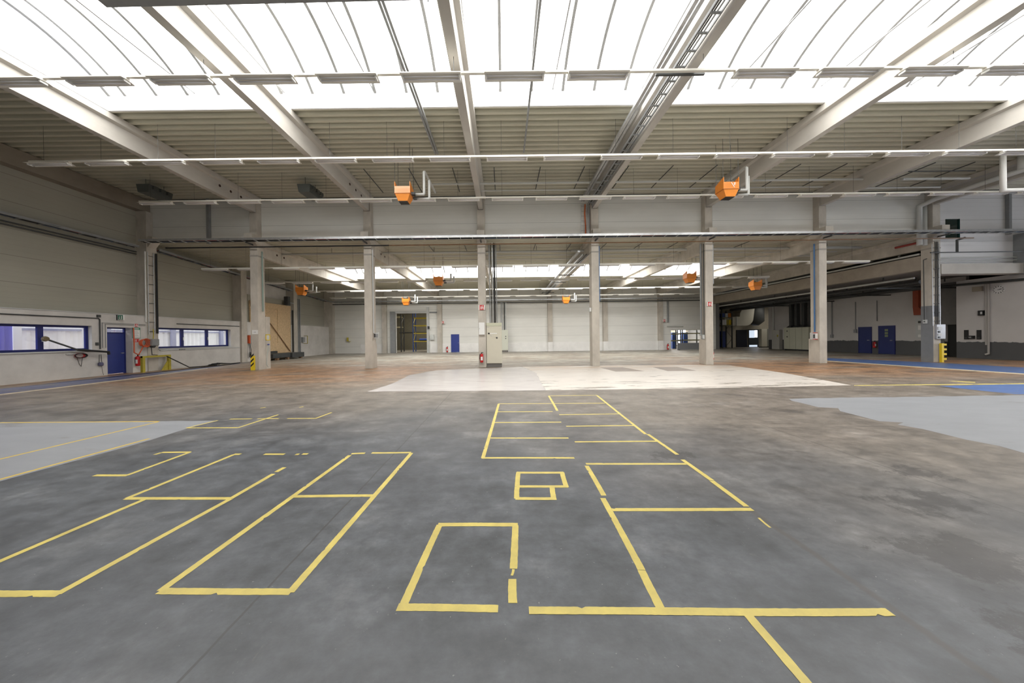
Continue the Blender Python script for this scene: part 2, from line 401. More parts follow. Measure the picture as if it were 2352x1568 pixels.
tape('yellow tape rectangle with one crossbar, second outline left of centre', [((366, 1357), (670, 1358.5)), ((368, 1357), (804, 1045)), ((667, 1359), (945, 1040)), ((806, 1042), (838, 1040.6)), ((854, 1040), (945, 1039)), ((672, 1140), (858, 1138))])
tape('yellow tape lanes cut by the left frame edge, Z-shaped with broken upper bar', [((-160, 1362), (138, 1363)), ((132, 1364), (530, 1145)), ((530, 1144.5), (628, 1088)), ((634, 1084), (654, 1073)), ((-160, 1357), (331, 1147)), ((288, 1144.5), (530, 1144.5)), ((292, 1144), (538, 1043.5)), ((537, 1043), (553, 1043)), ((606, 1043), (654, 1043)), ((678, 1043.5), (686, 1043.3)), ((695, 1042.5), (708, 1042.3))])
tape('small open yellow tape hook shaped like a reversed Z, left side', [((354, 1044.3), (371, 1039)), ((370, 1038.8), (437, 1038.2)), ((437, 1038), (291, 1091.5)), ((216, 1091.5), (293, 1091.5))])
tape('thin yellow tape fragments and open box beside the left grey patch', [((500, 965.3), (428, 982.7)), ((428, 982.5), (548, 982)), ((546, 982.3), (639, 952.2)), ((528, 962.3), (578, 961.6)), ((592, 961.5), (640, 961)), ((660, 961), (725, 960.6)), ((724, 961), (762, 947)), ((598, 937), (610, 935)), ((688, 935.5), (697, 933.5))], w=.045)
tape('amber tape border and stripe on the light grey patch at left', [((-600, 975), (366, 967.7)), ((-300, 1125), (364, 968.5)), ((-300, 1183), (343, 1007))], TAPEO, .05)
tape('yellow tape rectangle with a torn right leg, front centre', [((914, 1394), (1145, 1397.7)), ((924, 1396), (1010, 1204.5)), ((1006, 1204.8), (1190, 1205)), ((1183.6, 1207), (1179.5, 1306)), ((1179.5, 1307), (1175, 1323), .016), ((1177, 1329), (1178, 1386))])
tape('two small stacked yellow tape boxes in the middle of the floor', [((1187, 1085.2), (1296, 1085.2)), ((1190.5, 1085), (1188, 1117)), ((1291, 1085), (1301, 1118)), ((1186, 1116.8), (1306, 1117)), ((1188, 1117), (1187, 1145)), ((1268, 1118), (1272, 1146)), ((1183, 1144.5), (1277, 1145))])
tape('tall yellow tape grid of ladder-like bays, centre back', [((1145.5, 927.5), (1109, 1052)), ((1106, 1051.5), (1320, 1051.5)), ((1127, 1005.7), (1306, 1005.7)), ((1136, 970.2), (1289, 969.2)), ((1139, 945.4), (1269, 944.8)), ((1145, 927), (1390, 925.8)), ((1285, 952.2), (1425, 950.2)), ((1301, 978.8), (1459, 977)), ((1320, 1014.6), (1509, 1013.2)), ((1260.5, 909), (1280, 943)), ((1260, 909), (1372, 907.6)), ((1371.5, 908.2), (1483, 997)), ((1488, 997), (1556, 1044))], w=.05)
tape('large yellow tape outline with long baseline, right of centre', [((1346, 1065), (1576, 1065)), ((1347.5, 1069.5), (1387, 1138)), ((1384, 1143), (1474, 1309)), ((1473, 1309), (1517, 1396)), ((1406, 1170.3), (1728, 1169.5)), ((1567, 1055), (1635, 1103)), ((1635, 1104), (1716, 1164)), ((1213, 1401.5), (1700, 1405.5)), ((1690, 1405.5), (2046, 1405.5)), ((1717, 1411), (1872, 1592))])
tape('short faint scrap of yellow tape right of the long outline', [((1742, 1188.5), (1770, 1212), .02)])
# ------------------------------------------------------------------ walls
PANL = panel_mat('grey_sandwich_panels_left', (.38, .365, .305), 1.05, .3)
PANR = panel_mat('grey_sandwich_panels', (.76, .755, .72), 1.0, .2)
PANW = panel_mat('white_sandwich_panels', (.74, .735, .74), 1.15, .1)
# left wall: thick plastered base with window strips and a door, panels above
Yd0, Yd1 = 15.28, 16.32
WIN1 = (6.9, 14.72, 1.21, 2.32); WIN2 = (17.55, 22.2, 1.19, 2.33)
LG = (24.0, 28.55, -.1, 2.95)
mpL = lambda u, z, d: (XL-d, u, z)
struct(wall_grid(mpL, -3, YF, 0, LDADO, [WIN1, WIN2, (Yd0, Yd1, -.1, 2.28), LG], .45).build('wall_left_lower', PLASTER))
mpU = lambda u, z, d: (XLU-d, u, z)
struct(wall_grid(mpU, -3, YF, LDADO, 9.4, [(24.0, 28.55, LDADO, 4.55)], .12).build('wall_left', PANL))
struct(B(XLU-.05, XL+.03, -3, 24.0, LDADO, LDADO+.03).build('trim_1', LGREY))
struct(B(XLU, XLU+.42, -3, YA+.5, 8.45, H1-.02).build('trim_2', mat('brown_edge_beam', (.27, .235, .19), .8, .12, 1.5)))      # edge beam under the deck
def lwin(n, w, mull):
    root = bpy.data.objects.new('window_%d' % n, None); COL.objects.link(root); root.location = (XL-.22, w[0], w[2]); struct(root)
    x0, x1 = XL-.25, XL-.17; f = .095
    mb = MB()
    mb.box(x0, x1, w[0], w[1], w[2], w[2]+f).box(x0, x1, w[0], w[1], w[3]-f, w[3]).box(x0, x1, w[0], w[0]+f, w[2]+f, w[3]-f).box(x0, x1, w[1]-f, w[1], w[2]+f, w[3]-f)
    for y in mull: mb.box(x0, x1, y-.085, y+.085, w[2]+f, w[3]-f)
    mb.build('window_frame', BLUEF, root)
    B(XL-.42, XL+.06, w[0]-.05, w[1]+.05, w[2]-.05, w[2]).build('window_sill', LGREY, root)
    ys = [w[0]]+list(mull)+[w[1]]
    g = bpy.data.materials.get('window_glass')
    if not g:
        g = bpy.data.materials.new('window_glass'); g.use_nodes = True; nb = NB(g)
        t = nb.N.new('ShaderNodeBsdfTransparent'); gl = nb.N.new('ShaderNodeBsdfGlossy'); gl.inputs['Roughness'].default_value = .03
        mx = nb.N.new('ShaderNodeMixShader'); mx.inputs[0].default_value = .08
        nb.L.new(t.outputs[0], mx.inputs[1]); nb.L.new(gl.outputs[0], mx.inputs[2]); nb.L.new(mx.outputs[0], nb.N['Material Output'].inputs[0])
    for a, b in zip(ys, ys[1:]): B(XL-.215, XL-.205, a+.05, b-.05, w[2]+.05, w[3]-.05).build('pane', g, root)
    for y in mull:
        MB().box(XL-.17, XL-.13, y+.03, y+.06, 1.62, 1.80).build('window_handle', SIGNW, root)
lwin(1, WIN1, [9.5, 11.35, 13.2]); lwin(2, WIN2, [19.03, 20.62])
d1 = bpy.data.objects.new('door_1', None); COL.objects.link(d1); d1.location = (XL-.4, Yd0, 0); struct(d1)
mb = MB().box(XL-.42, XL-.34, Yd0, Yd0+.06, 0, 2.28).box(XL-.42, XL-.34, Yd1-.06, Yd1, 0, 2.28).box(XL-.42, XL-.34, Yd0+.06, Yd1-.06, 2.22, 2.28).box(XL-.42, XL-.34, Yd0+.06, Yd1-.06, 1.98, 2.05)
mb.build('door_frame', BLUEF, d1)
B(XL-.40, XL-.35, Yd0+.06, Yd1-.06, .02, 1.98).build('door_leaf', BLUE, d1)
B(XL-.385, XL-.375, Yd0+.06, Yd1-.06, 2.05, 2.22).build('transom_pane', bpy.data.materials['window_glass'], d1)
MB().box(XL-.35, XL-.30, Yd1-.22, Yd1-.10, 1.0, 1.03).build('door_handle', GALV, d1)
# left wall pilasters (wall columns)
tn = 3
for (y0, x1, zt) in ((YA, XL+.04, 8.44), (YA+6, XL+.12, 6.7), (YA+11.7, XL+.16, 6.7)):
    struct(B(XLU-.05, x1, y0, y0+.5, 0, zt).build('trim_%d' % tn, CONC)); tn += 1
# outside, seen through the left windows: light corrugated yard fence, blue tarpaulin
FEN = mat('pale_corrugated_fence', (.78, .78, .82), .6, .05)
mb = MB(); n = 0
prev = None
for i in range(int(22/.15)):
    y = 5+i*.15; a = (-22.3 + (.035 if i % 2 else 0), y)
    if prev: mb.poly([(prev[0], prev[1], -.2), (a[0], y, -.2), (a[0], y, 4.5), (prev[0], prev[1], 4.5)])
    prev = a
fence = thing('yard_fence', 'pale corrugated yard fence seen outside through the left windows', 'fence', (-22.3, 14, 0))
mb.build('sheet', FEN, fence)
FRL = mat('lavender_grey_rail', (.26, .27, .40), .5)
B(-22.24, -22.18, 5, 27, 2.16, 2.26).build('rail', FRL, fence)
for y in (17.9, 21.5, 25.2): B(-22.26, -22.1, y, y+.25, -.2, 4.5).build('post', FRL, fence)
mb = MB(); prev = None
TARP = mat('blue_tarpaulin', (.16, .15, .62), .5)
for i in range(35):
    y = 11.2+i*.075; a = (-21.0+.05*math.sin(i*1.7), y)
    if prev: mb.poly([(prev[0], prev[1], 0), (a[0], y, 0), (a[0], y, 3.2), (prev[0], prev[1], 3.2)])
    prev = a
B(-21.4, -21.3, 14.0, 14.25, 0, 4).build('post', mat('white_post', (.85, .85, .85), .5), fence)
tag(mb.build('tarpaulin', TARP), 'blue hanging tarpaulin outside the leftmost window pane', 'tarpaulin')
# far wall
xg0, xg1 = at(910, 780, Y=YF).x, at(981, 780, Y=YF).x
xd0, xd1 = at(1036, 790, Y=YF).x, at(1055, 790, Y=YF).x
xo0, xo1 = 18.3, 22.6
mpF = lambda u, z, d: (u, YF+d, z)
struct(wall_grid(mpF, XLU, 23.2, 0, 6.87, [(xg0, xg1, -.1, 4.45), (xd0, xd1, -.1, 1.97), (xo0, xo1, -.1, 2.15)], .25).build('wall_far', PANR))
for a, b in ((-15.6, -12.9+.0), (xg1+.35, xd0-.08), (xd1+.08, 18.2)):
    struct(B(a, b, YF-.06, YF-.002, 0, .98).build('baseboard_far', WHITEP))
tn = 8
for k in range(6):
    x = CX[k]+.2; struct(B(x-.25, x+.25, YF-.28, YF+.02, 1.0 if k > 1 else 0, 6.1).build('trim_%d' % tn, CONC)); tn += 1
    if k > 1: struct(B(x-.26, x+.26, YF-.30, YF, 0, 1.0).build('trim_%d' % tn, WHITEP)); tn += 1
struct(B(XLU, XL+.4, YF-.5, YF+.02, 0, 6.9).build('trim_%d' % tn, CONC)); tn += 1
d2 = bpy.data.objects.new('door_2', None); COL.objects.link(d2); d2.location = (xd0, YF, 0); struct(d2)
DBL = mat('bright_blue_door', (.04, .062, .27), .4)
B(xd0+.04, xd1-.04, YF+.02, YF+.07, .02, 1.93).build('door_leaf', DBL, d2)
MB().box(xd0, xd0+.04, YF-.01, YF+.1, 0, 1.97).box(xd1-.04, xd1, YF-.01, YF+.1, 0, 1.97).box(xd0+.04, xd1-.04, YF-.01, YF+.1, 1.93, 1.97).build('door_frame', DBL, d2)
B(xd1-.14, xd1-.06, YF-.02, YF+.02, 1.0, 1.03).build('door_handle', GALV, d2)
# gateway in the far wall with steel jambs and warehouse behind
g = bpy.data.objects.new('door_3', None); COL.objects.link(g); g.location = (xg0, YF, 0); struct(g)
MB().box(xg0-.55, xg0-.02, YF-.30, YF+.3, 0, 4.5).build('gate_jamb', STEEL, g)
MB().box(xg1+.02, xg1+.24, YF-.24, YF+.3, 0, 4.95).build('gate_jamb', LGREY, g)
MB().box(xg0-.02, xg1+.02, YF-.14, YF+.05, 4.3, 4.55).build('gate_lintel', LGREY, g)
B(xg1+.3, -6.98, YF-.05, YF+.0, 4.3, 4.45).build('gate_rail', STEEL, g)
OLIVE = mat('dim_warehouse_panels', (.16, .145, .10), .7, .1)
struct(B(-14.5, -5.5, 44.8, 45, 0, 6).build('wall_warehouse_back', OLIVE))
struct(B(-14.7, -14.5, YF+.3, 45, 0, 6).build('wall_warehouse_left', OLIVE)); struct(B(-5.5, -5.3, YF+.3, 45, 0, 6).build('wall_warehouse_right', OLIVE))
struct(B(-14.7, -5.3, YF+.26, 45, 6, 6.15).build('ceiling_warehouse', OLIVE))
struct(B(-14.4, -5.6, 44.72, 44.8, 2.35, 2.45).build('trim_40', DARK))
RBLUE = mat('rack_blue', (.05, .10, .32), .45); RYEL = mat('rack_yellow', (.62, .48, .06), .5)
def rack(label, x0, x1, y0, y1, h, levels, ub=RBLUE, lb=RYEL):
    r = thing('pallet_rack', label, 'rack', (x0, y0, 0), 'pallet racking')
    for x in (x0, x1):
        for y in (y0, y1): B(x-.05, x+.05, y-.05, y+.05, 0, h).build('upright', ub, r)
        mb = MB()
        for i in range(int(h)): mb.tube([(x, y0 if i % 2 else y1, i+.2), (x, y1 if i % 2 else y0, i+1.1)], .018, 5)
        mb.build('bracing', lb if ub is RBLUE else ub, r)
    for z in levels:
        for y in (y0, y1): B(x0, x1, y-.03, y+.03, z, z+.12).build('rack_beam', lb, r)
    return r
rack('blue and yellow pallet rack inside the far gateway, right side', -10.6, -8.75, 37.8, 38.9, 4.7, (1.15, 2.1, 3.0, 3.9))
rack('dark pallet rack inside the far gateway, left side', -13.6, -11.95, 37.6, 38.7, 4.4, (2.85, 4.05), DARK, mat('rack_pale_beam', (.62, .56, .36), .5))
b_ = thing('rack_load', 'blue wrapped bundle lying on the rack in the far gateway', 'bundle', (-9.6, 37.7, 1.27))
B(-10.1, -8.85, 37.78, 38.9, 1.27, 1.34).build('board', BLACK, b_); B(-9.9, -8.95, 37.85, 38.8, 1.34, 1.55).build('wrapping', mat('blue_film', (.08, .16, .6), .3), b_, bevel=.06)
# right wall under the mezzanine and the clock wall
DADOR = dado_mat('white_and_grey_painted_wall', (.56, .54, .53), (.085, .087, .09), .97)
Yc = 19.7
Dd = (at(2170, 800, X=XR).y, at(2205, 800, X=XR).y)
mpR = lambda u, z, d: (XR+d, u, z)
struct(wall_grid(mpR, Yc, 34.4, 0, 5.0, [(min(Dd), max(Dd), -.1, 2.05)], .2).build('wall_right', DADOR))
struct(B(27.7, XR+.2, YA-.1, Yc, 0, 4.66).build('wall_right_front', DADOR))
GWALL = mat('shaded_grey_wall_paint', (.17, .165, .16), .7, .1)  # grey paint, with the shade of the recess put into its colour
struct(wall_grid(mpR, Yc+.02, Yc+1.55, 0, 4.7, [(min(Dd), max(Dd), -.1, 2.05)], .02).build('wall_right_recess', GWALL)).location = (-.03, 0, 0)
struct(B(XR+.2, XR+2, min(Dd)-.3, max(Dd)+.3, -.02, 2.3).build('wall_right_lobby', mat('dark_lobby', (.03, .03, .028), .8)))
def rdoor(n, a, b, h):
    r = bpy.data.objects.new('door_%d' % n, None); COL.objects.link(r); r.location = (XR, a, 0); struct(r)
    a, b = min(a, b), max(a, b)
    B(XR-.05, XR-.01, a+.05, b-.05, .02, h-.05).build('door_leaf', mat('deep_blue_door', (.018, .03, .14), .45), r)
    MB().box(XR-.06, XR, a, a+.05, 0, h).box(XR-.06, XR, b-.05, b, 0, h).box(XR-.06, XR, a+.05, b-.05, h-.05, h).build('door_frame', BLUEF, r)
    MB().box(XR-.12, XR-.05, a+.12, a+.24, 1.0, 1.03).build('door_handle', GALV, r)
    return r, a, b
rdoor(4, at(1973, 780, X=XR).y, at(2003, 780, X=XR).y, 2.05)
r5, a5, b5 = rdoor(5, at(2019, 780, X=XR).y, at(2057, 780, X=XR).y, 2.1)
for i, z in enumerate((1.78, 1.56, 1.36)):
    B(XR-.06, XR-.05, (a5+b5)/2-.10, (a5+b5)/2+.10, z-.09, z+.07).build('door_sticker', mat('sticker_olive', (.20, .24, .14), .5), r5)
struct(B(22.95, 36, 40.4, 40.6, 0, 6.9).build('wall_back_right', mat('dim_beige_wall', (.46, .42, .34), .7, .1)))
struct(wall_grid(lambda u, z, d: (36+d, u, z), -3, 41, 0, 9.4, [(3, 15, .9, 5.0)], .2).build('wall_far_right', PLASTER))
struct(B(XR+.2, 36, 34.2, 34.4, 0, 6.0).build('wall_right_return', PLASTER))
struct(B(23.2, 23.62, YF+.02, 40.4, 0, 4.97).build('wall_passage_left', mat('grey_passage', (.20, .20, .20), .7)))
# room behind the low opening of the far wall
struct(B(17.6, 22.6, 42, 42.2, 0, 3).build('wall_store_back', mat('store_cream', (.80, .77, .66), .7)))
struct(B(17.4, 17.6, YF+.26, 42.2, 0, 3).build('wall_store_left', PLASTER)); struct(B(17.6, 22.6, YF+.26, 42.2, 2.9, 3).build('ceiling_store', PLASTER))
# back wall behind the camera
struct(B(-19.5, 36.2, -1.9, -1.7, 0, 9.4).build('wall_back', PANR))
# wall strip above the column row
mpA = lambda u, z, d: (u, YA+.33+d, z)
struct(wall_grid(mpA, XLU, 22.7, 6.90, 9.3, [], .12).build('wall_above_columns', PANR))
gx0, gx1 = at(2173, 520, Y=YA+.3).x, at(2207, 520, Y=YA+.3).x
zg0, zg1 = at(2190, 538, Y=YA+.3).z, at(2190, 502, Y=YA+.3).z
struct(wall_grid(mpA, 22.7, 36, 4.66, 9.3, [(gx0, gx1, zg0-.2, zg1)], .12).build('wall_mezzanine', PANW))
w3 = bpy.data.objects.new('window_3', None); COL.objects.link(w3); w3.location = (gx0, YA+.3, zg0); struct(w3)
B(gx0, gx1, YA+.37, YA+.38, zg0-.2, zg1).build('pane', GLASSG, w3)
B(gx1-.04, gx1, YA+.33, YA+.37, zg0-.2, zg1).build('window_frame', mat('dark_green_frame', (.01, .05, .045), .4), w3)
struct(B(23.1, 27.42, YA-.02, YA+.5, at(2250, 628, Y=YA).z, at(2250, 605, Y=YA).z).build('trim_41', CONCL))
struct(B(27.42, 28.1, YA-.25, YA+.45, 4.6, 6.75).build('trim_42', STEEL))
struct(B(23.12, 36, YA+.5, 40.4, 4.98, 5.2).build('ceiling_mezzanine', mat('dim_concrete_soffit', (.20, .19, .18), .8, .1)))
struct(B(28.5, 36, YA+.0, YA+.3, 0, 4.66).build('wall_right_end', PLASTER))
# ------------------------------------------------------------------ roof decks, beams, skylights
def deck(name, x0, x1, y0, y1, z, ph, per=.30, dep=.14):
    mb = MB()
    def zz(y):
        f = (y-ph) % per
        return z + (0 if f < .11 else dep*(f-.11)/.05 if f < .16 else dep if f < .25 else dep*(1-(f-.25)/.05))
    ys = {y0, y1}; k = math.floor((y0-ph)/per)
    while ph+k*per < y1:
        for d in (0, .11, .16, .25):
            if y0 < ph+k*per+d < y1: ys.add(ph+k*per+d)
        k += 1
    pts = [(y, zz(y+1e-6)) for y in sorted(ys)]
    for (a, za), (b, zb) in zip(pts, pts[1:]): mb.poly([(x0, a, za), (x1, a, za), (x1, b, zb), (x0, b, zb)])
    return struct(mb.build(name, DECK))
XE = 36
GLAZE = glaze_mat()
RIB = mat('aluminium_rib', (.24, .24, .235), .5)
CURB = mat('white_curb_sheet', (.80, .80, .80), .5)
def roof(n, z, yc, y0, y1, x0, XE):
    ph = yc+VW; deck('ceiling_%d_front' % n, x0, XE, y0, yc-VW, z, ph); deck('ceiling_%d_back' % n, x0, XE, yc+VW, y1, z, ph)
    deck('ceiling_%d_left' % n, XLU-.1, x0, y0, y1, z, ph); deck('ceiling_%d_right' % n, XE, 36.1, y0, y1, z, ph)
    zc = z+.56; rise = .84; R = (VW*VW+rise*rise)/(2*rise)
    arc = lambda t: (yc+VW*t, zc+math.sqrt(R*R-(VW*t)**2)-(R-rise))
    mb = MB().box(x0, XE, yc-VW-.06, yc-VW, z, zc).box(x0, XE, yc+VW, yc+VW+.06, z, zc)
    struct(mb.build('ceiling_%d_curb' % n, CURB))
    mb = MB(); ts = [i/10-1 for i in range(21)]
    for a, b in zip(ts, ts[1:]):
        (ya, za), (yb, zb) = arc(a), arc(b)
        xs = [x0+(XE-x0)*i/6 for i in range(7)]
        for xa, xb in zip(xs, xs[1:]): mb.poly([(xa, ya, za), (xa, yb, zb), (xb, yb, zb), (xb, ya, za)])
    root = bpy.data.objects.new('window_skylight_%d' % n, None); COL.objects.link(root); root.location = (x0, yc, zc); struct(root)
    mb.build('glazing', GLAZE, root)
    MB().poly([(x0, *arc(t)) for t in ts]).build('gable_pane', mat('ribbed_gable_sheet', (.72, .74, .80), .5), root)
    MB().box(x0-.02, x0, yc-VW, yc+VW, z-.02, zc).build('gable_upstand', CURB, root)
    mb = MB().poly([(XE, *arc(t)) for t in ts]); mb.build('gable_pane', CURB, root); MB().box(XE, XE+.02, yc-VW, yc+VW, z-.02, zc).build('gable_upstand', CURB, root)
    k = 0; x = x0+.04
    while x < XE-.2:
        pts = [Vector((x, arc(t)[0], arc(t)[1]-.05)) for t in ts]
        m_ = MB(); w, h = .042, .045
        for a, b in zip(pts, pts[1:]):
            m_.hexa([(x-w, a.y, a.z-h), (x+w, a.y, a.z-h), (x+w, b.y, b.z-h), (x-w, b.y, b.z-h)], [(x-w, a.y, a.z+h), (x+w, a.y, a.z+h), (x+w, b.y, b.z+h), (x-w, b.y, b.z+h)])
        m_.build('glazing_bar', RIB, root)
        x += .53 if k == 0 else 1.024; k += 1
    if n == 1:
        for i in range(14):
            xx = -10.03+2.935*i
            if xx < XE: T([(xx, yc-VW, zc-.02), (xx, yc+VW, zc-.02)], .024, 6).build('tie_rod', mat('tie_rod_steel', (.25, .25, .25), .4, metal=.5), root)
roof(1, H1, VY1, -1.9, YA+.4, -12.87, 22.65)
roof(2, H2, VY2, YA+.4, YF+.1, -12.87, 16.63)
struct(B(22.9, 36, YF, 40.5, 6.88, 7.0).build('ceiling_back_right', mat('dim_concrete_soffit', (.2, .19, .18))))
HOLE = mat('hole_shade', (.05, .025, .018), .8)  # flat discs on the web; the holes' shade is put into their colour
def beam(z0, z1, y0, y1, fl, holes):
    """T-shaped precast roof beam, local to (0, y0)"""
    hw, hf = .115, .25; zf = z1-.21
    prof = [(-hw, z0), (hw, z0), (hw, zf-.04), (hf, zf), (hf, z1), (-hf, z1), (-hf, zf), (-hw, zf-.04)]
    return MB().prism([(x, y0, z) for x, z in prof], (0, y1-y0, 0))
beam1 = None
PLACE8 = ['over the leftmost free column', 'over the second free column', 'over the column with the control cabinet', 'carrying the cable ladder', 'over the fifth column', 'over the sixth column', 'over the grey-painted column', 'beyond the grey-painted column']
for k, x in enumerate(CX):
    t = thing('roof_beam', ('concrete T roof beam of the front hall ' + PLACE8[k]), 'beam', (x, 0, 8.32), 'front hall roof beams')
    MB_ = beam(8.32, H1-.005, -1.7, YA+.30, .25, 0)
    MB_.v = [(a+x, b, c) for a, b, c in MB_.v]; MB_.build('girder', CONCL, t)
    if k < 2:
        for i, yy in enumerate((14.9, 15.5, 16.1)):
            for s in (-1, 1): MB().lathe((x+s*.118, yy, 8.72), [(.06, -.004), (.06, .004)], 14, 'X').build('hole_disc', HOLE, t)
    t2 = thing('roof_beam', ('concrete T roof beam of the rear hall ' + PLACE8[k]).replace('carrying the cable ladder', 'carrying the rear cable ladder'), 'beam', (x, 26, 6.05), 'rear hall roof beams')
    MB_ = beam(6.05, H2-.005, YA+.45, YF-.02, .25, 0); MB_.v = [(a+x, b, c) for a, b, c in MB_.v]; MB_.build('girder', CONC, t2)
    if k < 2:
        for yy in (18.6, 19.2):
            for s in (-1, 1): MB().lathe((x+s*.118, yy, 6.45), [(.06, -.004), (.06, .004)], 14, 'X').build('hole_disc', HOLE, t2)
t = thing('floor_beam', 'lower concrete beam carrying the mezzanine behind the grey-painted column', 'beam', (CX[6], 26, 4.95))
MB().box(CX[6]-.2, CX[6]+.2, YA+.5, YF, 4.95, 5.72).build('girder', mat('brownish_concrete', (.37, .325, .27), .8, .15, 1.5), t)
T([(CX[6]-.12, YA+.6, 5.84), (CX[6]-.12, YF-.4, 5.84)], .055).build('pipe', GREYP, t); T([(CX[6]+.08, YA+.6, 5.80), (CX[6]+.08, YF-.4, 5.80)], .03).build('pipe', DARK, t)
# ------------------------------------------------------------------ columns
PLACEC = ['with the striped yellow and black guard', 'between the striped column and the control cabinet', 'with the white box and extinguisher beside the control cabinet', 'with a blue conduit, on the white floor patch', 'with a small red sign near its middle', 'with the red and grey socket box', 'painted grey on its lower side, by the yellow guard']
for k, x in enumerate(CX[:7]):
    t = thing('concrete_column', 'square concrete column ' + PLACEC[k], 'column', (x, YA, 0), 'free concrete columns of the middle row')
    mb = MB().box(x-.2, x+.2, YA, YA+.5, 0, 8.3)
    if k in (0, 1, 4, 5): mb.box(x+(-.2 if k < 2 else -.2), x+.2, YA+.5, YA+(.86 if k == 0 else .62), 0, 1.3 if k != 0 else 2.85)
    mb.build('shaft', CONC, t, bevel=.015)
    s = [(x-.2, YA, 6.55), (x-.2, YA-.36, 6.86), (x-.2, YA-.36, 7.11), (x-.2, YA, 7.11)]
    MB().prism(s, (.4, 0, 0)).build('corbel', CONC, t)
    for sg in (-1, 1): B(x+sg*.135, x+sg*.2, YA+.02, YA+.5, 8.3, H1-.24).build('fork_cheek', CONC, t)
    B(x-.206, x+.206, YA-.006, YA+.506, 5.98, 6.06).build('mortar_band', mat('mortar_band_grey', (.33, .31, .28), .8), t)
    if k == 6: MB().box(x-.207, x+.0, YA-.0, YA+.52, .0, .001).build('paint_edge', GALV, t)
    if k == 6: B(x-.206, x-.2, YA+.0, YA+.5, 0, 2.98).build('grey_paint', mat('column_grey_paint', (.20, .205, .215), .6, .08), t)
    if k == 6: B(x-.2, x+.2, YA-.005, YA+.0, 2.4, 2.98).build('grey_paint', MATS['column_grey_paint'], t)
# ------------------------------------------------------------------ strip lights
LF = 1.44
def make_lamp(full):
    t = thing('strip_light', '', 'light', (0, 0, 0))
    B(-LF/2, LF/2, -.045, .045, -.045, 0).build('housing', CREAM, t)
    mb = MB(); pr = [(-.155, -.068), (-.07, -.05), (.07, -.05), (.155, -.068)]; th = .006
    for (a, za), (b, zb) in zip(pr, pr[1:]):
        mb.hexa([(-LF/2, a, za-th), (LF/2, a, za-th), (LF/2, b, zb-th), (-LF/2, b, zb-th)], [(-LF/2, a, za), (LF/2, a, za), (LF/2, b, zb), (-LF/2, b, zb)])
    mb.build('reflector', REFL, t)
    for y in (-.045, .045):
        T([(-LF/2+.06, y, -.085), (LF/2-.06, y, -.085)], .014, 8).build('tube', TUBE, t, True)
    if full:
        for x in (-LF/2+.04, LF/2-.04):
            B(x-.02, x+.02, -.07, .07, -.11, -.056).build('lamp_holder', SIGNW, t)
    return t
lampA, lampB = make_lamp(True), make_lamp(False)
used = set()
def lamp_row(proto, Y, Z, phase, k0, k1, skip, where, xa, xb, zdeck, wire_step=2.0):
    t = thing('lighting_trunking', 'long cream lighting trunking rail, ' + where, 'trunking', ((xa+xb)/2, Y, Z), 'lighting trunking rails')
    B(xa, xb, Y-.035, Y+.035, Z, Z+.05).build('rail', CREAM, t)
    x = xa+.5
    while x < xb and x < 26:
        hit = any(abs(x-c) < .3 for c in CX)
        sky = zdeck == H1 and abs(Y-VY1) < VW or zdeck == H2 and abs(Y-VY2) < VW
        if not sky: T([(x, Y, Z+.045), (x, Y, zdeck+.15 if not hit else zdeck-.2)], .005, 4).build('hanger_wire', DARK, t)
        x += wire_step
    if sky:
        for c in CX:
            if xa < c < xb: T([(c, Y, Z+.045), (c, Y, 8.33 if zdeck == H1 else 6.06)], .007, 4).build('hanger_wire', DARK, t)
    i = 0
    for k in range(k0, k1+1):
        if k in skip: continue
        lab = '%s strip light from the left on the trunking rail %s' % (ORD[i], where); i += 1
        loc = (phase+2*k, Y, Z)
        if id(proto) not in used:
            used.add(id(proto)); proto.location = loc; proto['label'] = lab; proto['group'] = 'strip lights ' + where
        else: dup(proto, loc, lab, 'strip lights ' + where)
lamp_row(lampA, 7.77, 7.90, .34, -6, 6, (2,), 'under the front skylight', -13.0, 15.5, H1)
lamp_row(lampA, 11.30, 7.88, .20, -8, 9, (), 'just behind the front skylight', -16.5, 20.5, H1)
lamp_row(lampA, 14.70, 7.92, .26, -8, 12, (), 'nearest the middle columns', -16.5, 26.0, H1)
lamp_row(lampB, 18.10, 5.60, 1.85, -9, 9, (), 'first in the rear hall', -16.9, 20.6, H2)
lamp_row(lampB, 22.60, 5.60, 1.95, -9, 8, (), 'second in the rear hall', -16.9, 18.7, H2)
lamp_row(lampB, 27.00, 5.60, 1.95, -9, 9, (), 'third in the rear hall', -16.9, 20.7, H2)
lamp_row(lampB, 31.40, 5.60, 1.95, -9, 9, (), 'last before the far wall', -16.9, 20.7, H2)
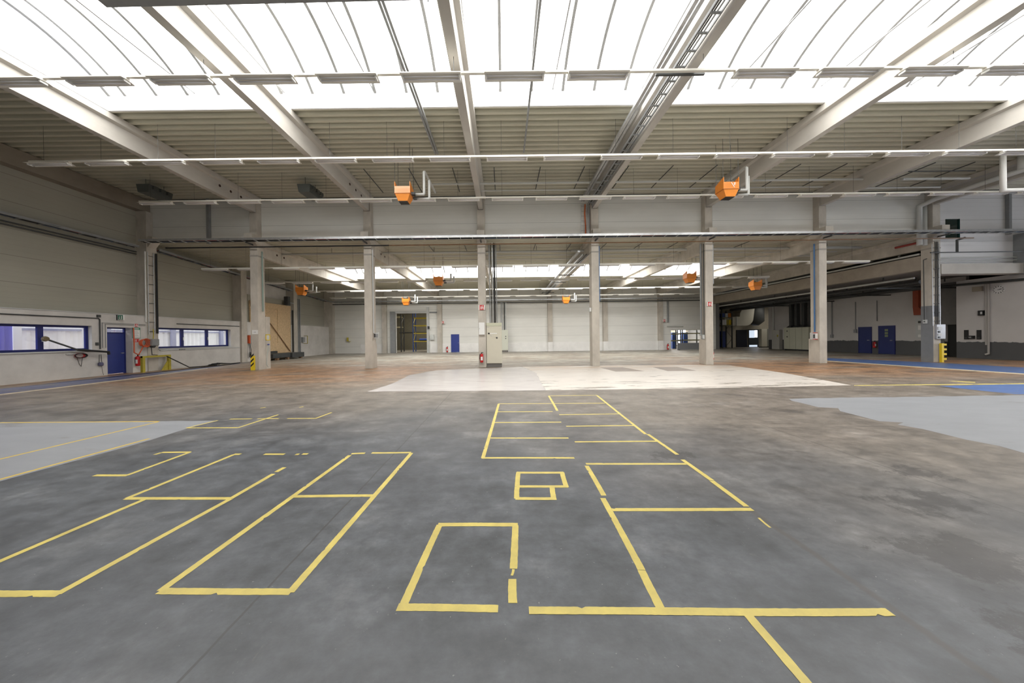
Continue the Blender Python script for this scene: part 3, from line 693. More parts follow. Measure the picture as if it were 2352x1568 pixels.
# ------------------------------------------------------------------ unit heaters
def heater(label, px, py, Y, zdeck, flue, pale=False, emblem=False):
    c = at(px, py, Y=Y); x, z = c.x, c.z; y0 = Y; w, d = .305, .50; k = .87
    t = thing('unit_heater', label, 'heater', (x, y0+d/2, z-.29), 'orange hanging unit heaters')
    cs = B(x-w, x+w, y0, y0+d, z, z+.27).build('casing', ORANGE, t, bevel=.01)
    if pale: B(x-w+.005, x+w-.005, y0-.006, y0, z+.005, z+.265).build('painted_reflection', ORANGE_SHEEN, t)  # paler sheet on the front: a bright reflection put into the colour
    MB().hexa([(x-.18, y0+.05, z-.28), (x+.18, y0+.05, z-.28), (x+.18, y0+.40, z-.28), (x-.18, y0+.40, z-.28)],
              [(x-w+.01, y0+.005, z), (x+w-.01, y0+.005, z), (x+w-.01, y0+d-.005, z), (x-w+.01, y0+d-.005, z)]).build('hopper', ORANGE, t)
    B(x-.17, x+.17, y0+.06, y0+.39, z-.295, z-.28).build('outlet_grille', BLACK, t)
    B(x-w-.008, x+w+.008, y0-.008, y0+d+.008, z-.012, z+.008).build('seam_flange', mat('dark_orange', (.5, .15, .02), .4), t)
    for s in (-1, 1):
        MB().prism([(x+s*w-.02*(s > 0), y0, z+.27), (x+s*w-.02*(s > 0), y0, z+.45), (x+s*w-.02*(s > 0), y0+.07, z+.43), (x+s*w-.02*(s > 0), y0+d, z+.29), (x+s*w-.02*(s > 0), y0+d, z+.27)], (.02, 0, 0)).build('bracket', ORANGE, t)
        for yy in (y0+.04, y0+d-.05): T([(x+s*(w-.01), yy, z+.34), (x+s*(w-.01), yy, zdeck+.03)], .008, 5).build('hanger_rod', DARK, t)
    MB().lathe((x, y0+d*.6, z+.27), [(.09, 0), (.09, .06), (.05, .08)], 12).build('fan_cap', DARK, t)
    MB().box(x+w, x+w+.14, y0+.12, y0+.3, z+.0, z+.09).box(x+w+.02, x+w+.18, y0+.3, y0+.42, z-.1, z-.03).build('burner_box', DARK, t)
    h, back = flue
    P1 = [(x+w+.12, y0+.25, z+.05), (x+w+.45, y0+.25, z+.05), (x+w+.48, y0+.25, z+.08), (x+w+.48, y0+.25, z+h)]
    P2 = [(x+w+.15, y0+.40, z-.06), (x+w+.62, y0+.40, z-.06), (x+w+.65, y0+.40, z-.03), (x+w+.65, y0+.40, z+h*.72)]
    if back: P1 += [(x+w+.50, y0+.3, z+h+.03), (x+w+.54, y0+back, z+h+.03)]
    T(P1, .05, 10).build('flue_pipe', GREYP, t, True); T(P2, .05, 10).build('flue_pipe', GREYP, t, True)
    if emblem:
        e = MB(); q = y0-.008
        e.poly([(x-.02, q, z+.24), (x+.01, q, z+.24), (x+.13, q, z+.05), (x+.10, q, z+.05)])
        e.poly([(x+.08, q, z+.22), (x+.16, q, z+.24), (x+.15, q, z+.17)]); e.poly([(x+.08, q, z+.20), (x+.15, q, z+.15), (x+.12, q, z+.12)])
        e.build('emblem', SIGNW, t)
    return t
heater('orange unit heater with a reflection painted on its front, left one in the front hall', 924, 443, 12.5, H1, (.92, 2.1), True)
heater('orange unit heater with a white emblem, right one in the front hall', 1680, 433, 12.5, H1, (.92, 2.1), False, True)
heater('orange unit heater left of the control cabinet column, rear hall', 1006, 645, 20.6, H2, (.5, 0))
heater('orange unit heater left of the red-signed column, rear hall', 1589, 638, 20.6, H2, (.5, 0))
heater('dark orange unit heater near the chipboard gate, rear hall', 688, 668, 22.9, H2, (.5, 0))
heater('dark orange unit heater under the rear beam near the mezzanine', 1741, 656, 22.9, H2, (.6, 0))
heater('small orange unit heater above the far gateway', 931, 693, 28.2, H2, (.66, 0))
heater('small orange unit heater in front of the far white wall centre', 1301, 689, 28.8, H2, (.66, 0))
# dark fan boxes under the front deck
for px, lab in ((697, 'dark grey fan box under the deck beside the second roof beam'), (327, 'dark grey fan box under the deck in the left corner')):
    a = at(px, 430, Y=14.95); x, z = a.x, a.z
    t = thing('fan_box', lab, 'fan', (x, 15.4, z), 'dark ceiling fan boxes')
    FANG = mat('fan_grey', (.10, .11, .105), .5)
    MB().hexa([(x-.24, 14.97, z-.2), (x+.26, 14.97, z-.2), (x+.26, 16.0, z-.2), (x-.24, 16.0, z-.2)], [(x-.3, 14.95, z+.16), (x+.3, 14.95, z+.16), (x+.3, 16.05, z+.16), (x-.3, 16.05, z+.16)]).build('casing', FANG, t)
    for i in range(3): B(x+.28, x+.38, 15.1+i*.32, 15.3+i*.32, z-.02, z+.14).build('louvre', FANG, t)
    for yy in (15.1, 15.9): T([(x, yy, z+.16), (x, yy, H1+.03)], .01, 5).build('hanger_rod', DARK, t)
# ------------------------------------------------------------------ trays, pipes and ladders
def tray(label, pts, w=.3, h=.09, m=GALV, cables=True, group=None):
    a, b = Vector(pts[0]), Vector(pts[1]); t_ = (b-a).normalized(); n = Vector((-t_.y, t_.x, 0))
    t = thing('cable_tray', label, 'cable tray', tuple((a+b)/2), group)
    for s in (-1, 1):
        o = n*(w/2*s); q = n*.012
        MB().hexa([a+o-q, b+o-q, b+o+q, a+o+q], [p+Vector((0, 0, h)) for p in (a+o-q, b+o-q, b+o+q, a+o+q)]).build('side_rail', m, t)
    L = (b-a).length; k = int(L/.62)
    for i in range(k): c = a+t_*(L*(i+.5)/k); T([c-n*w/2, c+n*w/2], .018, 5).build('rung', m, t)
    if cables:
        for j, (off, cm, rr) in enumerate(((-.08, RED, .018), (0, RUBBER, .022), (.07, BLUEC, .016), (.03, RUBBER, .018), (-.12, RUBBER, .03), (.11, RUBBER, .028), (-.04, DARK, .028))):
            pts_ = [a+t_*(L*i/30)+n*(off+.02*math.sin(i*1.3+j))+Vector((0, 0, .035+.01*math.sin(i*2.1+j))) for i in range(31)]
            T(pts_, rr, 5).build('cable', cm, t)
    return t
tray('long galvanised cable tray running across the middle column row', [(-18.6, YA-.35, 6.70), (36, YA-.35, 6.70)], .34, .11)
t = thing('steel_pipe', 'dark brown pipe running below the cable tray of the column row', 'pipe', (0, YA-.2, 6.42))
T([(-17.5, YA-.22, 6.42), (-5.9, YA-.22, 6.42)], .035).build('pipe_run', RUBBER, t); T([(-5.9, YA-.22, 6.42), (24.5, YA-.22, 6.45)], .03).build('pipe_run', BROWNP, t)
for k in range(7): B(CX[k]-.03, CX[k]+.03, YA-.5, YA, 6.56, 6.62).build('bracket', DARK, t)
tray('dark cable tray along the left wall of the front hall', [(XLU+.35, -1.5, 6.44), (XLU+.35, YA-.3, 6.44)], .3, .1, STEEL)
t = thing('wall_conduit', 'dark conduit pair below the left wall cable tray', 'conduit', (XLU+.2, 8, 6.2))
for z in (6.28, 6.16): T([(XLU+.12, -1.5, z), (XLU+.12, YA-.1, z)], .03).build('conduit_run', DARK, t)
tray('dark cable tray along the left wall of the rear hall', [(XLU+.4, YA+.6, 6.5), (XLU+.4, YF-.6, 5.6)], .35, .12, STEEL)
tray('galvanised cable tray along the far wall', [(-18.6, YF-.55, 5.52), (22.5, YF-.55, 5.52)], .3, .12)
tag(T([(-18.6, YF-.4, 5.32), (22.5, YF-.4, 5.32)], .05).build('steel_pipe', DARK), 'dark pipe under the far wall cable tray', 'pipe')
# ceiling pipes
t = thing('ceiling_pipe', 'pale heating pipe hung under the deck near the column row', 'pipe', (8, 15.0, 8.7), 'pale ceiling pipes')
T([(-3.2, 15.0, 8.72), (17.5, 15.0, 8.72)], .05).build('pipe_run', GREYP, t)
T([(-1.0, 15.6, 8.66), (15.5, 15.6, 8.66)], .035).build('pipe_run', GREYP, t)
t = thing('ceiling_pipe', 'pale pipe ending at the right-hand ducts of the front hall', 'pipe', (20, 15.0, 8.7), 'pale ceiling pipes')
T([(18.6, 15.0, 8.70), (21.7, 15.0, 8.70)], .06).build('pipe_run', GREYP, t); T([(17.2, 15.7, 8.62), (21.3, 15.7, 8.62)], .045).build('pipe_run', GREYP, t)
T([(18.4, 14.6, 8.85), (21.4, 14.6, 8.85)], .025).build('pipe_run', DARK, t)
ORDX = 0
for i, px in enumerate((840, 942, 1041, 1135, 1240, 1340, 1440, 1541, 1641, 1830, 1935, 2135, 2225)):
    a = at(px, 395-.0118*(px-840), Z=8.93)
    x = a.x
    tag(T([(x, 14.05, 8.95), (x, 16.3, 8.95)], .022, 6).build('pipe_support', DARK), '%s dark support rod from the left under the deck before the column row' % ORD[i], 'support', 'dark support rods under the deck')
t = thing('ceiling_pipe', 'thick white pipe just behind the column row in the rear hall', 'pipe', (0, 18.9, 6.6), 'pale ceiling pipes')
T([(-12.9, 18.9, 6.58), (4.0, 18.9, 6.58)], .06, 10).build('pipe_run', GREYP, t, True); T([(4.0, 18.9, 6.60), (21.0, 18.9, 6.60)], .08, 10).build('pipe_run', GREYP, t, True)
T([(-5.5, 19.5, 6.52), (20.2, 19.5, 6.52)], .035).build('pipe_run', GREYP, t); T([(-5.5, 20.2, 6.45), (20.2, 20.2, 6.45)], .03).build('pipe_run', GREYP, t)
for x in (-10, -4, 2, 8, 14, 19): T([(x, 18.9, 6.58), (x, 18.9, H2+.03)], .012, 5).build('hanger_rod', DARK, t)
# conduits running under the skylight
a, b = at(1203, 350, Z=8.95), at(1003, 352, Z=8.95)
tag(B(a.x-.03, a.x+.03, -1.5, a.y, 8.93, 8.98).build('ceiling_conduit', STEEL), 'single grey conduit crossing under the front skylight', 'conduit')
t = thing('ceiling_channel', 'double grey steel channel crossing under the front skylight', 'channel', (b.x, 5, 8.9))
for s in (-1, 1): B(b.x+s*.045-.03, b.x+s*.045+.03, -1.5, b.y, 8.90, 8.98).build('channel_run', STEEL, t)
p0, p1 = at(242, 15, Z=8.15), at(1010, -3, Z=8.15)
t = thing('steel_channel', 'dark grey suspended steel channel at the top left', 'channel', tuple(p0))
def skew(y0, y1, z0, z1): return MB().hexa([(p0.x, p0.y+y0, z0), (p1.x, p1.y+y0, z0), (p1.x, p1.y+y1, z0), (p0.x, p0.y+y1, z0)], [(p0.x, p0.y+y0, z1), (p1.x, p1.y+y0, z1), (p1.x, p1.y+y1, z1), (p0.x, p0.y+y1, z1)])
skew(-.02, .02, 8.15, 8.33).build('channel_web', STEEL, t); skew(-.15, -.02, 8.15, 8.17).build('channel_flange', STEEL, t)
for x in (p0.x+.5, -4.2, -1.4): T([(x, p0.y, 8.17), (x, p0.y, 9.75)], .012, 5).build('hanger_rod', DARK, t)
# ladder and channels on the fourth beam
bx = CX[3]
t = thing('cable_ladder', 'cable ladder and channels running along the fourth roof beam', 'cable ladder', (bx-.3, 8, 8.4))
for x in (bx-.42, bx-.17): B(x-.012, x+.012, -1.5, YA-.1, 8.40, 8.47).build('side_rail', STEEL, t)
for i in range(40): B(bx-.42, bx-.17, -1.4+i*.46, -1.36+i*.46, 8.42, 8.45).build('rung', STEEL, t)
for x, m_ in ((bx-.36, RUBBER), (bx-.31, RUBBER), (bx-.24, STEEL)): T([(x, -1.5, 8.47), (x, YA-.1, 8.47)], .017, 5).build('cable', m_, t)
for x in (bx-.72, bx-.6): B(x-.05, x+.04, -1.5, YA-.1, 8.62, 8.72).build('channel', GALV, t)
for y in (8.3, 12.0): B(bx-.9, bx+.35, y-.03, y+.03, 8.24, 8.29).build('cross_bar', DARK, t)
t = thing('cable_ladder', 'cable ladder under the fourth beam of the rear hall', 'cable ladder', (bx-.3, 26, 6))
for x in (bx-.5, bx-.2): B(x-.012, x+.012, YA+.7, YF-.6, 6.0, 6.08).build('side_rail', GALV, t)
for x, m_ in ((bx-.42, RUBBER), (bx-.35, STEEL), (bx-.27, RUBBER)): T([(x, YA+.7, 6.08), (x, YF-.6, 6.08)], .02, 5).build('cable', m_, t)
B(bx-.75, bx-.62, YA+.7, YF-.6, 6.2, 6.28).build('channel', GALV, t)
for y in (20, 23, 26, 29, 32): B(bx-.9, bx+.2, y-.03, y+.03, 5.93, 5.98).build('cross_bar', DARK, t)
# wall drop with orange cable beside the fourth column, above the tray
def P(px, py, Y): return at(px, py, Y=Y)
t = thing('cable_ladder', 'vertical cable ladder with an orange cable above the tray, fourth column', 'cable ladder', tuple(P(1345, 545, YA+.28)))
for px in (1335, 1348): T([P(px, 470, YA+.26), P(px, 546, YA+.26)], .014, 5).build('side_rail', GALV, t)
for i in range(7): T([P(1335, 474+i*11, YA+.26), P(1348, 474+i*11, YA+.26)], .012, 5).build('rung', GALV, t)
T([P(1344, 469, YA+.22), P(1343, 490, YA+.22), P(1345, 520, YA+.22), P(1345, 546, YA+.22)], .035, 6).build('cable', mat('orange_cable', (.55, .12, .03), .5), t)
for px in (1350, 1353): T([P(px+6, 462, YA+.2), P(px, 476, YA+.2), P(px, 546, YA+.2)], .02, 6).build('cable', GALV, t)
# steel channel posts hung on the strip wall
tag(B(*[v for v in (P(477, 500, YA+.2).x-.07, P(477, 500, YA+.2).x+.07)], YA+.18, YA+.32, 6.75, H1).build('steel_post', STEEL), 'grey steel channel post on the dark wall left of the striped column', 'post')
tag(B(P(2320, 500, YA+.2).x-.07, P(2320, 500, YA+.2).x+.07, YA+.18, YA+.32, 6.75, 8.9).build('steel_post', STEEL), 'grey steel channel post on the white mezzanine wall', 'post')
# rain pipes at the grey column
t = thing('rain_pipe', 'pair of pale grey downpipes coming down beside the grey-painted column', 'pipe', tuple(P(2110, 545, YA+.1)))
a = P(2110, 470, YA+.15); b = P(2124, 470, YA+.2)
T([(22.45, 12.0, 8.55), (22.45, 15.2, 8.5), (a.x+.15, 16.6, 8.42), (a.x, YA+.12, 8.25), (a.x, YA+.12, 6.2)], .11, 12).build('downpipe', GREYP, t, True)
T([(b.x, YA+.2, 8.3), (b.x, YA+.2, 6.2)], .09, 12).build('downpipe', GREYP, t, True)
T([(22.4, 13.9, 8.55), (22.4, 13.9, 9.15)], .12, 12).build('roof_outlet', GREYP, t, True)
T([(23.5, 11.5, 8.75), (23.5, -1.5, 8.8)], .1, 12).build('collector_pipe', GREYP, t, True)
c = P(2304, 437, 13.0); t = thing('flue_pipe', 'white flue pipe bend hanging at the right edge', 'pipe', tuple(c))
T([(c.x, 13.0, 8.75), (c.x, 13.0, c.z), (c.x+3, 13.0, c.z+.04)], .08, 12).build('pipe_run', SIGNW, t, True)
# conduits on the cabinet column
t = thing('cable_riser', 'bundle of vertical dark conduits dropping to the control cabinet', 'conduit', tuple(P(1132, 742, YA+.3)))
for px, r_, m_ in ((1126, .03, STEEL), (1129.5, .022, RUBBER), (1133, .03, GALV), (1137, .05, RUBBER), (1141.5, .028, STEEL)):
    T([P(px-3, 558, YA+.42), P(px, 742, YA+.42)], r_, 7).build('conduit_run', m_, t)
t = thing('cable_riser', 'vertical conduits dropping to the rear beige cabinet', 'conduit', tuple(P(1155, 758, 34.3)))
for px, r_, m_ in ((1151, .05, STEEL), (1154, .03, STEEL), (1158.5, .07, DARK), (1162, .03, GALV)): T([P(px, 694, 34.4), P(px, 758, 34.4)], r_, 7).build('conduit_run', m_, t)
# conduits on columns
def conduit(label, k, side, y0, y1, dy, r_, m_):
    x = CX[k]+side*(.2+r_-.002); Y = YA+dy; px = VPX+x*43.5
    return tag(T([(x, Y, P(px, y0, Y).z), (x, Y, P(px, y1, Y).z)], r_, 7).build('column_conduit', m_), label, 'conduit', 'conduits on the columns')
conduit('blue conduit on the right side of the fourth column', 3, 1, 565, 692, .2, .05, BLUEC)
conduit('blue conduit on the left side of the sixth column', 5, -1, 560, 762, .24, .035, BLUEC)
conduit('grey conduit on the left side of the fifth column', 4, -1, 560, 770, .32, .05, STEEL)
conduit('thin dark conduit left of the fifth column shaft', 4, -1, 560, 772, .12, .022, DARK)
conduit('perforated cable strip on the right of the fifth column', 4, 1, 560, 652, .1, .05, GALV)
conduit('grey conduit on the right side of the second column', 1, 1, 572, 765, .1, .035, LGREY)
conduit('green-grey conduit on the right side of the striped column', 0, 1, 578, 715, .3, .035, mat('green_grey', (.25, .33, .29), .5))
# ladder in front of grey column
t = thing('cable_ladder', 'vertical cable ladder on the front of the grey-painted column', 'cable ladder', tuple(P(2150, 745, YA-.05)))
for px in (2143, 2159.5): T([P(px-2.5, 560, YA-.06), P(px, 748, YA-.06)], .016, 6).build('side_rail', GALV, t)
for i in range(9): T([P(2142, 577+i*20, YA-.06), P(2159, 577+i*20, YA-.06)], .014, 5).build('rung', DARK, t)
for px, m_ in ((2150, RUBBER), (2154, RUBBER), (2157, STEEL)): T([P(px-2, 555, YA-.03), P(px, 748, YA-.03)], .016, 5).build('cable', m_, t)
tag(T([P(2152, 585, YA+.1), P(2121, 597, YA+.3), P(2123, 735, YA+.3)], .02, 6).build('column_conduit', DARK), 'thin dark conduit on the grey side of the grey-painted column', 'conduit', 'conduits on the columns')
t = thing('switch_box', 'small light switch box on the grey column paint', 'box', tuple(P(2122, 738, YA+.3)))
B(CX[6]-.29, CX[6]-.21, YA+.22, YA+.36, 2.05, 2.25).build('casing', LGREY, t); B(CX[6]-.30, CX[6]-.29, YA+.26, YA+.32, 2.12, 2.18).build('switch', DARK, t)
# ladder on the left wall column
t = thing('cable_ladder', 'vertical cable ladder on the left wall column above the grey motor', 'cable ladder', (XLU+.4, YA+.2, 2))
xx = XL+.08
for y in (YA+.02, YA+.30): T([(xx, y, 1.95), (xx, y, 6.3)], .018, 6).build('side_rail', GALV, t)
for i in range(9): T([(xx, YA+.02, 2.1+i*.5), (xx, YA+.30, 2.1+i*.5)], .014, 5).build('rung', DARK, t)
T([(xx+.02, YA+.42, 2.0), (xx+.02, YA+.42, 6.3)], .045, 8).build('cable_duct', RUBBER, t)
T([(xx-.03, YA-.08, 2.6), (xx-.03, YA-.08, 6.3)], .03, 8).build('conduit_run', SIGNW, t)
# ------------------------------------------------------------------ cabinets and boxes
def cabinet(name, label, x0, x1, y0, y1, z0, z1, m, plinth=None, group=None):
    t = thing(name, label, 'cabinet', ((x0+x1)/2, (y0+y1)/2, 0), group)
    B(x0, x1, y0, y1, z0, z1).build('body', m, t, bevel=.01)
    if plinth: B(x0+.01, x1-.01, y0+.02, y1-.02, 0, z0).build('plinth', plinth, t)
    return t
cx0, cx1 = P(1117.5, 800, YA).x, P(1153, 800, YA).x
ztop, zpl = P(1135, 741, YA).z, P(1135, 834.5, YA).z
t = cabinet('control_cabinet', 'tall beige electrical control cabinet beside the third column', cx0, cx1, YA+.04, YA+.5, zpl, ztop, BEIGE, mat('plinth_grey', (.16, .15, .14), .6))
zs = P(1135, 749, YA).z
dr = B(cx0+.012, cx1-.012, YA+.015, YA+.04, zpl+.01, zs).build('door', BEIGE, t)
B(cx0+.005, cx1-.005, YA+.02, YA+.04, zs+.012, ztop-.005).build('header_panel', mat('cabinet_olive', (.55, .55, .42), .4), t)
zm = P(1135, 765.5, YA).z
B(cx0+.09, cx0+.17, YA+.0, YA+.015, zm-.04, zm+.04).build('meter', BLACK, dr)
for i in range(5): MB().box(cx0+.21+i*.072, cx0+.26+i*.072, YA+.005, YA+.015, zm-.03, zm+.03).build('push_button_plate', SIGNW, dr)
MB().lathe((cx0+.55, YA+.015, zm-.23), [(.045, 0), (.045, -.02), (.02, -.03), (.02, -.05)], 12, 'Y').build('rotary_switch', DARK, dr)
MB().lathe((cx0+.25, YA+.015, zm-.12), [(.022, 0), (.022, -.02)], 10, 'Y').build('key_switch', GALV, dr)
B(cx0+.03, cx0+.12, YA+.010, YA+.015, zs-.06, zs-.035).build('name_plate', GALV, dr)
x0, x1 = P(1149, 780, 34.0).x, P(1167, 780, 34.0).x
t = cabinet('control_cabinet', 'smaller beige cabinet at the far wall behind the control cabinet', x0, x1, 34.0, 34.6, .2, P(1158, 757.5, 34.0).z, mat('cabinet_grey_olive', (.56, .57, .49), .4), mat('plinth_grey', (.16, .15, .14)))
dr = B(x0+.02, x1-.02, 33.98, 34.0, .22, P(1158, 757.5, 34).z-.12).build('door', MATS['cabinet_grey_olive'], t)
for i in range(2): MB().box(x1-.30, x1-.2, 33.96, 33.98, 1.62-i*.22, 1.72-i*.22).build('switch', DARK, dr)
a, b = P(1100.3, 768.5, YA), P(1113.2, 740.5, YA)
t = cabinet('wall_box', 'white distribution box on the front of the third column', a.x, b.x, YA-.14, YA-.005, a.z, b.z, SIGNW)
B(a.x+.01, b.x-.01, YA-.155, YA-.14, a.z+.01, b.z-.01).build('door', SIGNW, t); MB().box(a.x+.03, a.x+.05, YA-.165, YA-.155, (a.z+b.z)/2-.03, (a.z+b.z)/2+.03).build('lock', GALV, t)
# boxes on columns
def pbox(name, label, cat, px0, px1, py0, py1, Y, d, m, extra=(), group=None, col=None):
    a, b = P(px0, py1, Y), P(px1, py0, Y)
    if col:                                   # screwed to the side of a column
        q = CX[col[0]]+col[1]*.2; sh = (q-a.x) if col[1] > 0 else (q-b.x); a.x += sh; b.x += sh
    t = thing(name, label, cat, ((a.x+b.x)/2, Y, a.z), group)
    B(a.x, b.x, Y, Y+d, a.z, b.z).build('casing', m, t, bevel=.006)
    for nm, u0, u1, v0, v1, mm in extra:
        B(a.x+(b.x-a.x)*u0, a.x+(b.x-a.x)*u1, Y-.02, Y, a.z+(b.z-a.z)*v0, a.z+(b.z-a.z)*v1).build(nm, mm, t)
    return t
pbox('socket_box', 'red-edged grey socket box on the left of the sixth column', 'socket box', 1866.5, 1878, 763.5, 779.5, YA+.12, .15, LGREY, (('rim', 0, 1, .93, 1, RED), ('rim', 0, 1, 0, .07, RED), ('socket', .1, .4, .2, .75, DARK), ('lid', .5, .95, .1, .9, SIGNW)))
pbox('socket_box', 'clear plastic fuse box at the right of the grey-painted column', 'socket box', 2152, 2172, 744.5, 778, YA-.1, .16, CLEARB, (('fuse_row', .1, .5, .62, .82, LGREY), ('fuse_row', .1, .5, .2, .36, LGREY), ('socket', .12, .35, .42, .55, DARK), ('socket', .12, .35, .05, .15, DARK)))
pbox('socket_box', 'small grey socket box on the right of the second column', 'socket box', 862, 872, 763.5, 777, YA+.2, .12, LGREY, (('socket', .1, .4, .2, .8, DARK), ('socket', .55, .9, .2, .8, STEEL)), col=(1, 1))
pbox('socket_box', 'small grey box on the left side of the fourth column', 'socket box', 1351.5, 1356, 706, 716, YA+.1, .1, LGREY, (('lid', .1, .9, .1, .9, SIGNW),), col=(3, -1))
pbox('socket_box', 'grey junction box at the foot of the fifth column conduit', 'socket box', 1611, 1617, 768, 779, YA+.1, .08, STEEL, (('lid', .1, .9, .1, .9, LGREY),), col=(4, -1))
pbox('gate_control_box', 'grey gate control box right of the far gateway', 'control box', 987, 996.5, 768.5, 780.5, YF-.22, .2, LGREY, (('button', .2, .35, .2, .3, DARK), ('lid', .05, .95, .05, .95, mat('lid_pale', (.62, .64, .62), .4))))
pbox('warning_horn', 'black warning horn on the right gate jamb', 'horn', 982, 986, 749, 755, YF-.4, .12, BLACK, (('cone', .2, .8, .1, .9, DARK),))
# ------------------------------------------------------------------ extinguishers
def extinguisher(label, c, h=.52, r=.085):
    x, y, z = c
    t = thing('fire_extinguisher', label, 'fire extinguisher', c, 'red fire extinguishers')
    MB().lathe((x, y, z), [(r*.9, 0), (r, .03), (r, h*.74), (r*.8, h*.84), (r*.35, h*.9)], 14).build('cylinder', RED, t, True)
    MB().lathe((x, y, z), [(r*.3, h*.88), (r*.3, h*.98), (r*.15, h)], 10).build('valve', BLACK, t)
    MB().box(x-.02, x+.09, y-.02, y+.02, z+h*.97, z+h*1.02).build('handle', BLACK, t)
    T([(x+.03, y-.02, z+h*.93), (x-r*1.15, y-.03, z+h*.78), (x-r*1.2, y-.03, z+h*.3)], .014, 6).build('hose', BLACK, t)
    mb = MB(); k = 5
    for i in range(k):
        a0, a1 = -2.1+i*.25, -2.1+(i+1)*.25
        mb.poly([(x+(r+.002)*math.cos(a0), y+(r+.002)*math.sin(a0), z+h*.22), (x+(r+.002)*math.cos(a1), y+(r+.002)*math.sin(a1), z+h*.22), (x+(r+.002)*math.cos(a1), y+(r+.002)*math.sin(a1), z+h*.58), (x+(r+.002)*math.cos(a0), y+(r+.002)*math.sin(a0), z+h*.58)])
    mb.build('instruction_label', SIGNW, t)
    return t
q = P(1106.5, 832, YA-.1); extinguisher('red fire extinguisher hung low on the third column', (q.x, YA-.1, q.z))
q = at(317, 840, X=XL+.12); extinguisher('red fire extinguisher on the left wall next to the yellow barrier', (XL+.12, q.y, q.z), .56, .09)
q = P(1027.5, 808, YF-.1); extinguisher('red fire extinguisher at the far wall left of the small blue door', (q.x, YF-.17, max(.02, q.z)), .6, .09)
q = P(1534, 802.5, YF-.4); extinguisher('red fire extinguisher at the far wall pilaster by the racks', (q.x, YF-.42, max(.02, q.z)), .65, .1)
q = P(1643, 826, YA+.25); extinguisher('red fire extinguisher on the right side of the fifth column', (CX[4]+.31, YA+.3, q.z), .5, .085)
q = at(2009, 798, X=XR-.1); extinguisher('red fire extinguisher between the two deep blue doors', (XR-.12, q.y, q.z), .5, .09)
q = at(1783, 790, X=XR-.1); extinguisher('red fire extinguisher beside the large olive cabinets', (XR-.12, q.y, q.z), .55, .09)
# ------------------------------------------------------------------ signs
def extsign(label, px, py, Y, s, plane='Y', X=None):
    c = at(px, py, Y=Y) if plane == 'Y' else at(px, py, X=X)
    t = thing('safety_sign', label, 'sign', tuple(c), 'red extinguisher signs')
    def q(u0, u1, v0, v1, d, nm, m):
        if plane == 'Y': B(c.x+u0*s, c.x+u1*s, c.y-d, c.y, c.z+v0*s, c.z+v1*s).build(nm, m, t)
        else: B(c.x, c.x+d, c.y+u0*s, c.y+u1*s, c.z+v0*s, c.z+v1*s).build(nm, m, t)
    q(-.62, .62, -.5, .5, .02, 'plate', SIGNW); q(-.44, .44, -.5, .5, .024, 'field', REDS)
    q(-.22, -.04, -.38, .22, .028, 'pictogram', SIGNW); q(.08, .16, -.2, .4, .028, 'pictogram', SIGNW); q(.24, .32, -.4, .1, .028, 'pictogram', SIGNW)
extsign('red and white extinguisher sign high on the third column', 1106.5, 706, YA-.02, .26)
extsign('red and white extinguisher sign on the fifth column', 1629.5, 698, YA-.02, .22)
extsign('small red sign on the far pilaster right of the gateway', 1017.5, 740, YF-.30, .24)
extsign('small red sign on the far pilaster by the racks', 1526, 736, YF-.30, .24)
extsign('small red extinguisher sign above the green-headed poster', 312, 747, 0, .15, 'X', XL+.01)
t = thing('exit_sign', 'green running-man exit sign above the blue left door', 'sign', tuple(at(277, 729, X=XL+.1)))
c = at(277, 729, X=XL+.14)
B(XL+.01, XL+.30, c.y-.03, c.y+.03, c.z-.12, c.z+.12).build('housing', SIGNW, t); 
B(XL+.05, XL+.285, c.y-.036, c.y-.03, c.z-.10, c.z+.11).build('face', GREEN, t)
q = c.y-.040
mb = MB().poly([(XL+.20, q, c.z-.09), (XL+.26, q, c.z-.09), (XL+.26, q, c.z+.08), (XL+.20, q, c.z+.08)]).poly([(XL+.10, q, c.z+.02), (XL+.14, q, c.z+.02), (XL+.15, q, c.z-.05), (XL+.11, q, c.z-.05)])
mb.poly([(XL+.11, q, c.z-.04), (XL+.13, q, c.z-.04), (XL+.10, q, c.z-.09), (XL+.08, q, c.z-.09)]).poly([(XL+.13, q, c.z-.04), (XL+.15, q, c.z-.04), (XL+.18, q, c.z-.09), (XL+.16, q, c.z-.09)]).lathe((XL+.13, q, c.z+.055), [(.02, 0), (.02, -.001)], 10, 'Y')
mb.build('pictogram', SIGNW, t)
B(XL+.0, XL+.02, c.y-.06, c.y+.06, c.z-.13, c.z+.13).build('mount', BLACK, t)
a, b = at(304, 776.5, X=XL+.01), at(322, 752.5, X=XL+.01)
t = thing('safety_poster', 'white safety notice with green header beside the blue left door', 'poster', tuple(a))
B(XL, XL+.012, a.y, b.y, a.z, b.z).build('board', GREEN, t); B(XL+.012, XL+.016, a.y+.02, b.y-.02, a.z+.02, b.z-.11).build('sheet', SIGNW, t)
mb = MB()
for i in range(6): mb.box(XL+.016, XL+.018, a.y+.05, b.y-.06-.03*(i % 3), a.z+.07+i*.055, a.z+.082+i*.055)
mb.build('text_lines', STEEL, t); B(XL+.012, XL+.015, a.y+.06, b.y-.06, b.z-.075, b.z-.04).build('header_text', SIGNW, t)
a, b = at(306.5, 785.5, X=XL+.01), at(320, 778, X=XL+.01)
t = thing('safety_sign', 'red notice strip with white marks under the green-headed poster', 'sign', tuple(a)); B(XL, XL+.012, a.y, b.y, a.z, b.z).build('plate', RED, t)
mb = MB()
for i in range(2):
    for j in range(2): mb.box(XL+.012, XL+.015, a.y+.05+j*.17, a.y+.16+j*.17, a.z+.035+i*.06, a.z+.06+i*.06)
mb.build('text_marks', SIGNW, t)
